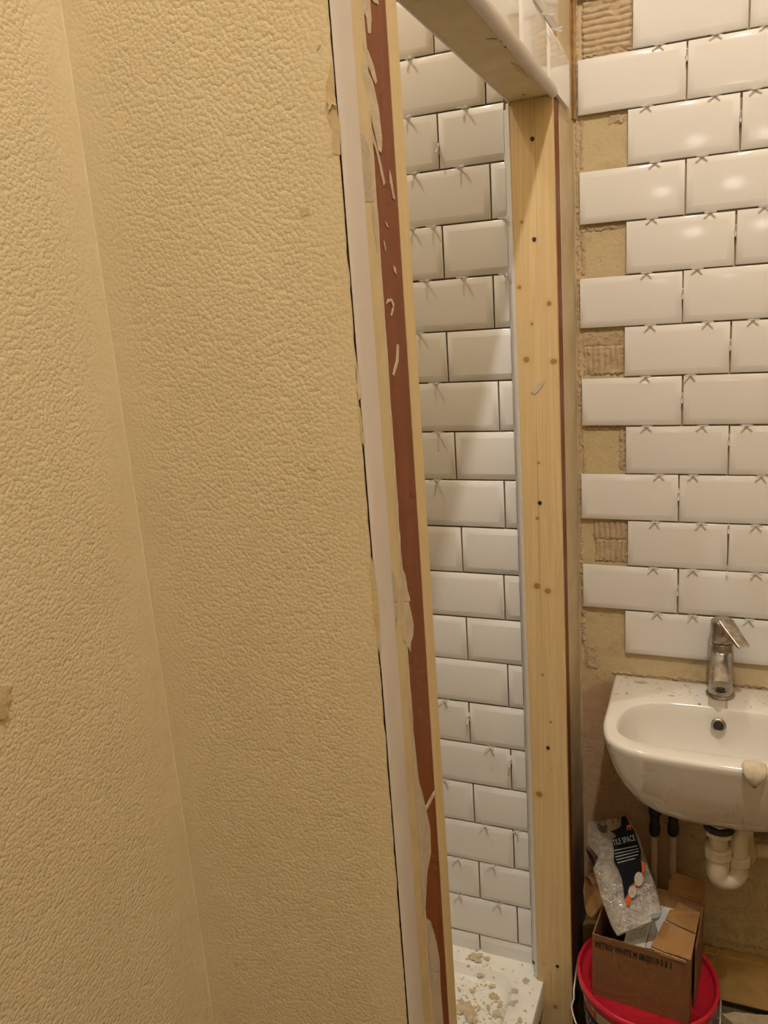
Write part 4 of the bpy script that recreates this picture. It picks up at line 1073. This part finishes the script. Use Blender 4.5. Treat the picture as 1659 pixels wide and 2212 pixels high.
vj = [(1481, 120, 1), (1598, 255, 2), (1587, 500, 4), (1474, 635, 5), (1577, 745, 6), (1469, 860, 7), (1572, 950, 8), (1460, 1068, 9), (1571, 1140, 10), (1568.5, 1232, 10), (1458, 1275, 11)]
seen = {}
for px, py, k in vj:
    x0 = (odd_x[(k - 1) // 2] if k % 2 else even_x[k // 2]) + .2016
    seen[k] = seen.get(k, 0) + 1
    put_spacer(px, py, 0, None, 'white spacer, upright joint of the %s tile row above the basin%s' % (ORD[k], '' if k != 10 else (', upper of two' if seen[k] == 1 else ', lower of two')), 'spacers in the upright joints above the basin', True, x0, -.002)
shower_sp = {0: [(883, 131)], 1: [(880, 259), (1003, 233)], 2: [(893, 373), (993, 354)], 3: [(890, 499), (935, 492), (1090, 476)], 4: [(920, 608), (1000, 600), (1092, 595)], 5: [(906, 722)], 6: [(940, 828)], 7: [(946, 932)], 8: [(942, 1036)], 13: [(960, 1505)], 14: [(1060, 1608)], 15: [(962, 1683)], 16: [(1048, 1777), (1115, 1790)], 17: [(990, 1848), (1065, 1863)], 18: [(993, 1928), (1077, 1945)]}
for k, row in shower_sp.items():
    for i, (px, py) in enumerate(row):
        put_spacer(px, py, SY, zsA - PZ * k, 'white cross spacer, %s level joint down in the shower%s' % (ORD[k], ', ' + NM[i] if len(row) > 1 else ''), 'cross spacers in the shower wall joints')
for px, py, lab, xf in ((949, 320, 'white spacer in an upright shower joint just under the header', -.2081), (1010, 1550, 'plaster-caked spacer in an upright shower joint low down', -.1955), (1104, 1643, 'white spacer standing out of an upright joint beside the edging strip', -.1010)):
    put_spacer(px, py, SY, None, lab, 'spacers in the upright shower joints', True, xf, .002)
for i, (yy, zz, lab) in enumerate(((-.30, 2.1262, 'white cross spacer in the header tile joint, nearest the viewer'), (-.215, 2.1262, 'white cross spacer in the header tile joint, near the tile end'))):
    o = link('tile_spacer', SPM); o.matrix_world = Matrix.Translation(Vector((.0305, yy, zz))) @ Matrix.Rotation(.2 * i, 4, 'Z'); tag(o, lab, 'tile spacer', 'cross spacers on the header')

# ================================================================== LAMPS
def pendant(loc, r, e, col, label, ceil_z):
    t = empty('ceiling_lamp', loc); tag(t, label, 'lamp')
    MB().lathe([(.05, ceil_z - .02), (.045, ceil_z), ], (loc.x, loc.y, 0), 24).build('ceiling_rose', M['pvc_white'], t, smooth=True, angle=.6)
    MB().lathe([(.004, loc.z + r + .03), (.004, ceil_z - .02)], (loc.x, loc.y, 0), 8).build('flex', M['pvc_white'], t)
    MB().lathe([(.018, loc.z + r * .9), (.018, loc.z + r + .03)], (loc.x, loc.y, 0), 16).build('lamp_holder', M['pvc_white'], t)
    bm = bmesh.new(); bmesh.ops.create_icosphere(bm, subdivisions=2, radius=r); me = bpy.data.meshes.new('bulb'); bm.to_mesh(me); bm.free()
    for p in me.polygons: p.use_smooth = True
    o = link('bulb', me, glow('lamp_glow', col, e), t); o.matrix_world = Matrix.Translation(loc)
    return t
pendant(ROOM_LAMP, .045, ROOM_E, WARM, 'warm pendant bulb hanging over the basin room', CEIL)
pendant(HALL_LAMP, .130, HALL_E, HALLC, 'large warm globe lamp hanging behind the viewer', CEIL)
pendant(SHOWER_LAMP, .03, SHOWER_E, COOL, 'small cooler bulb over the shower', CEIL)
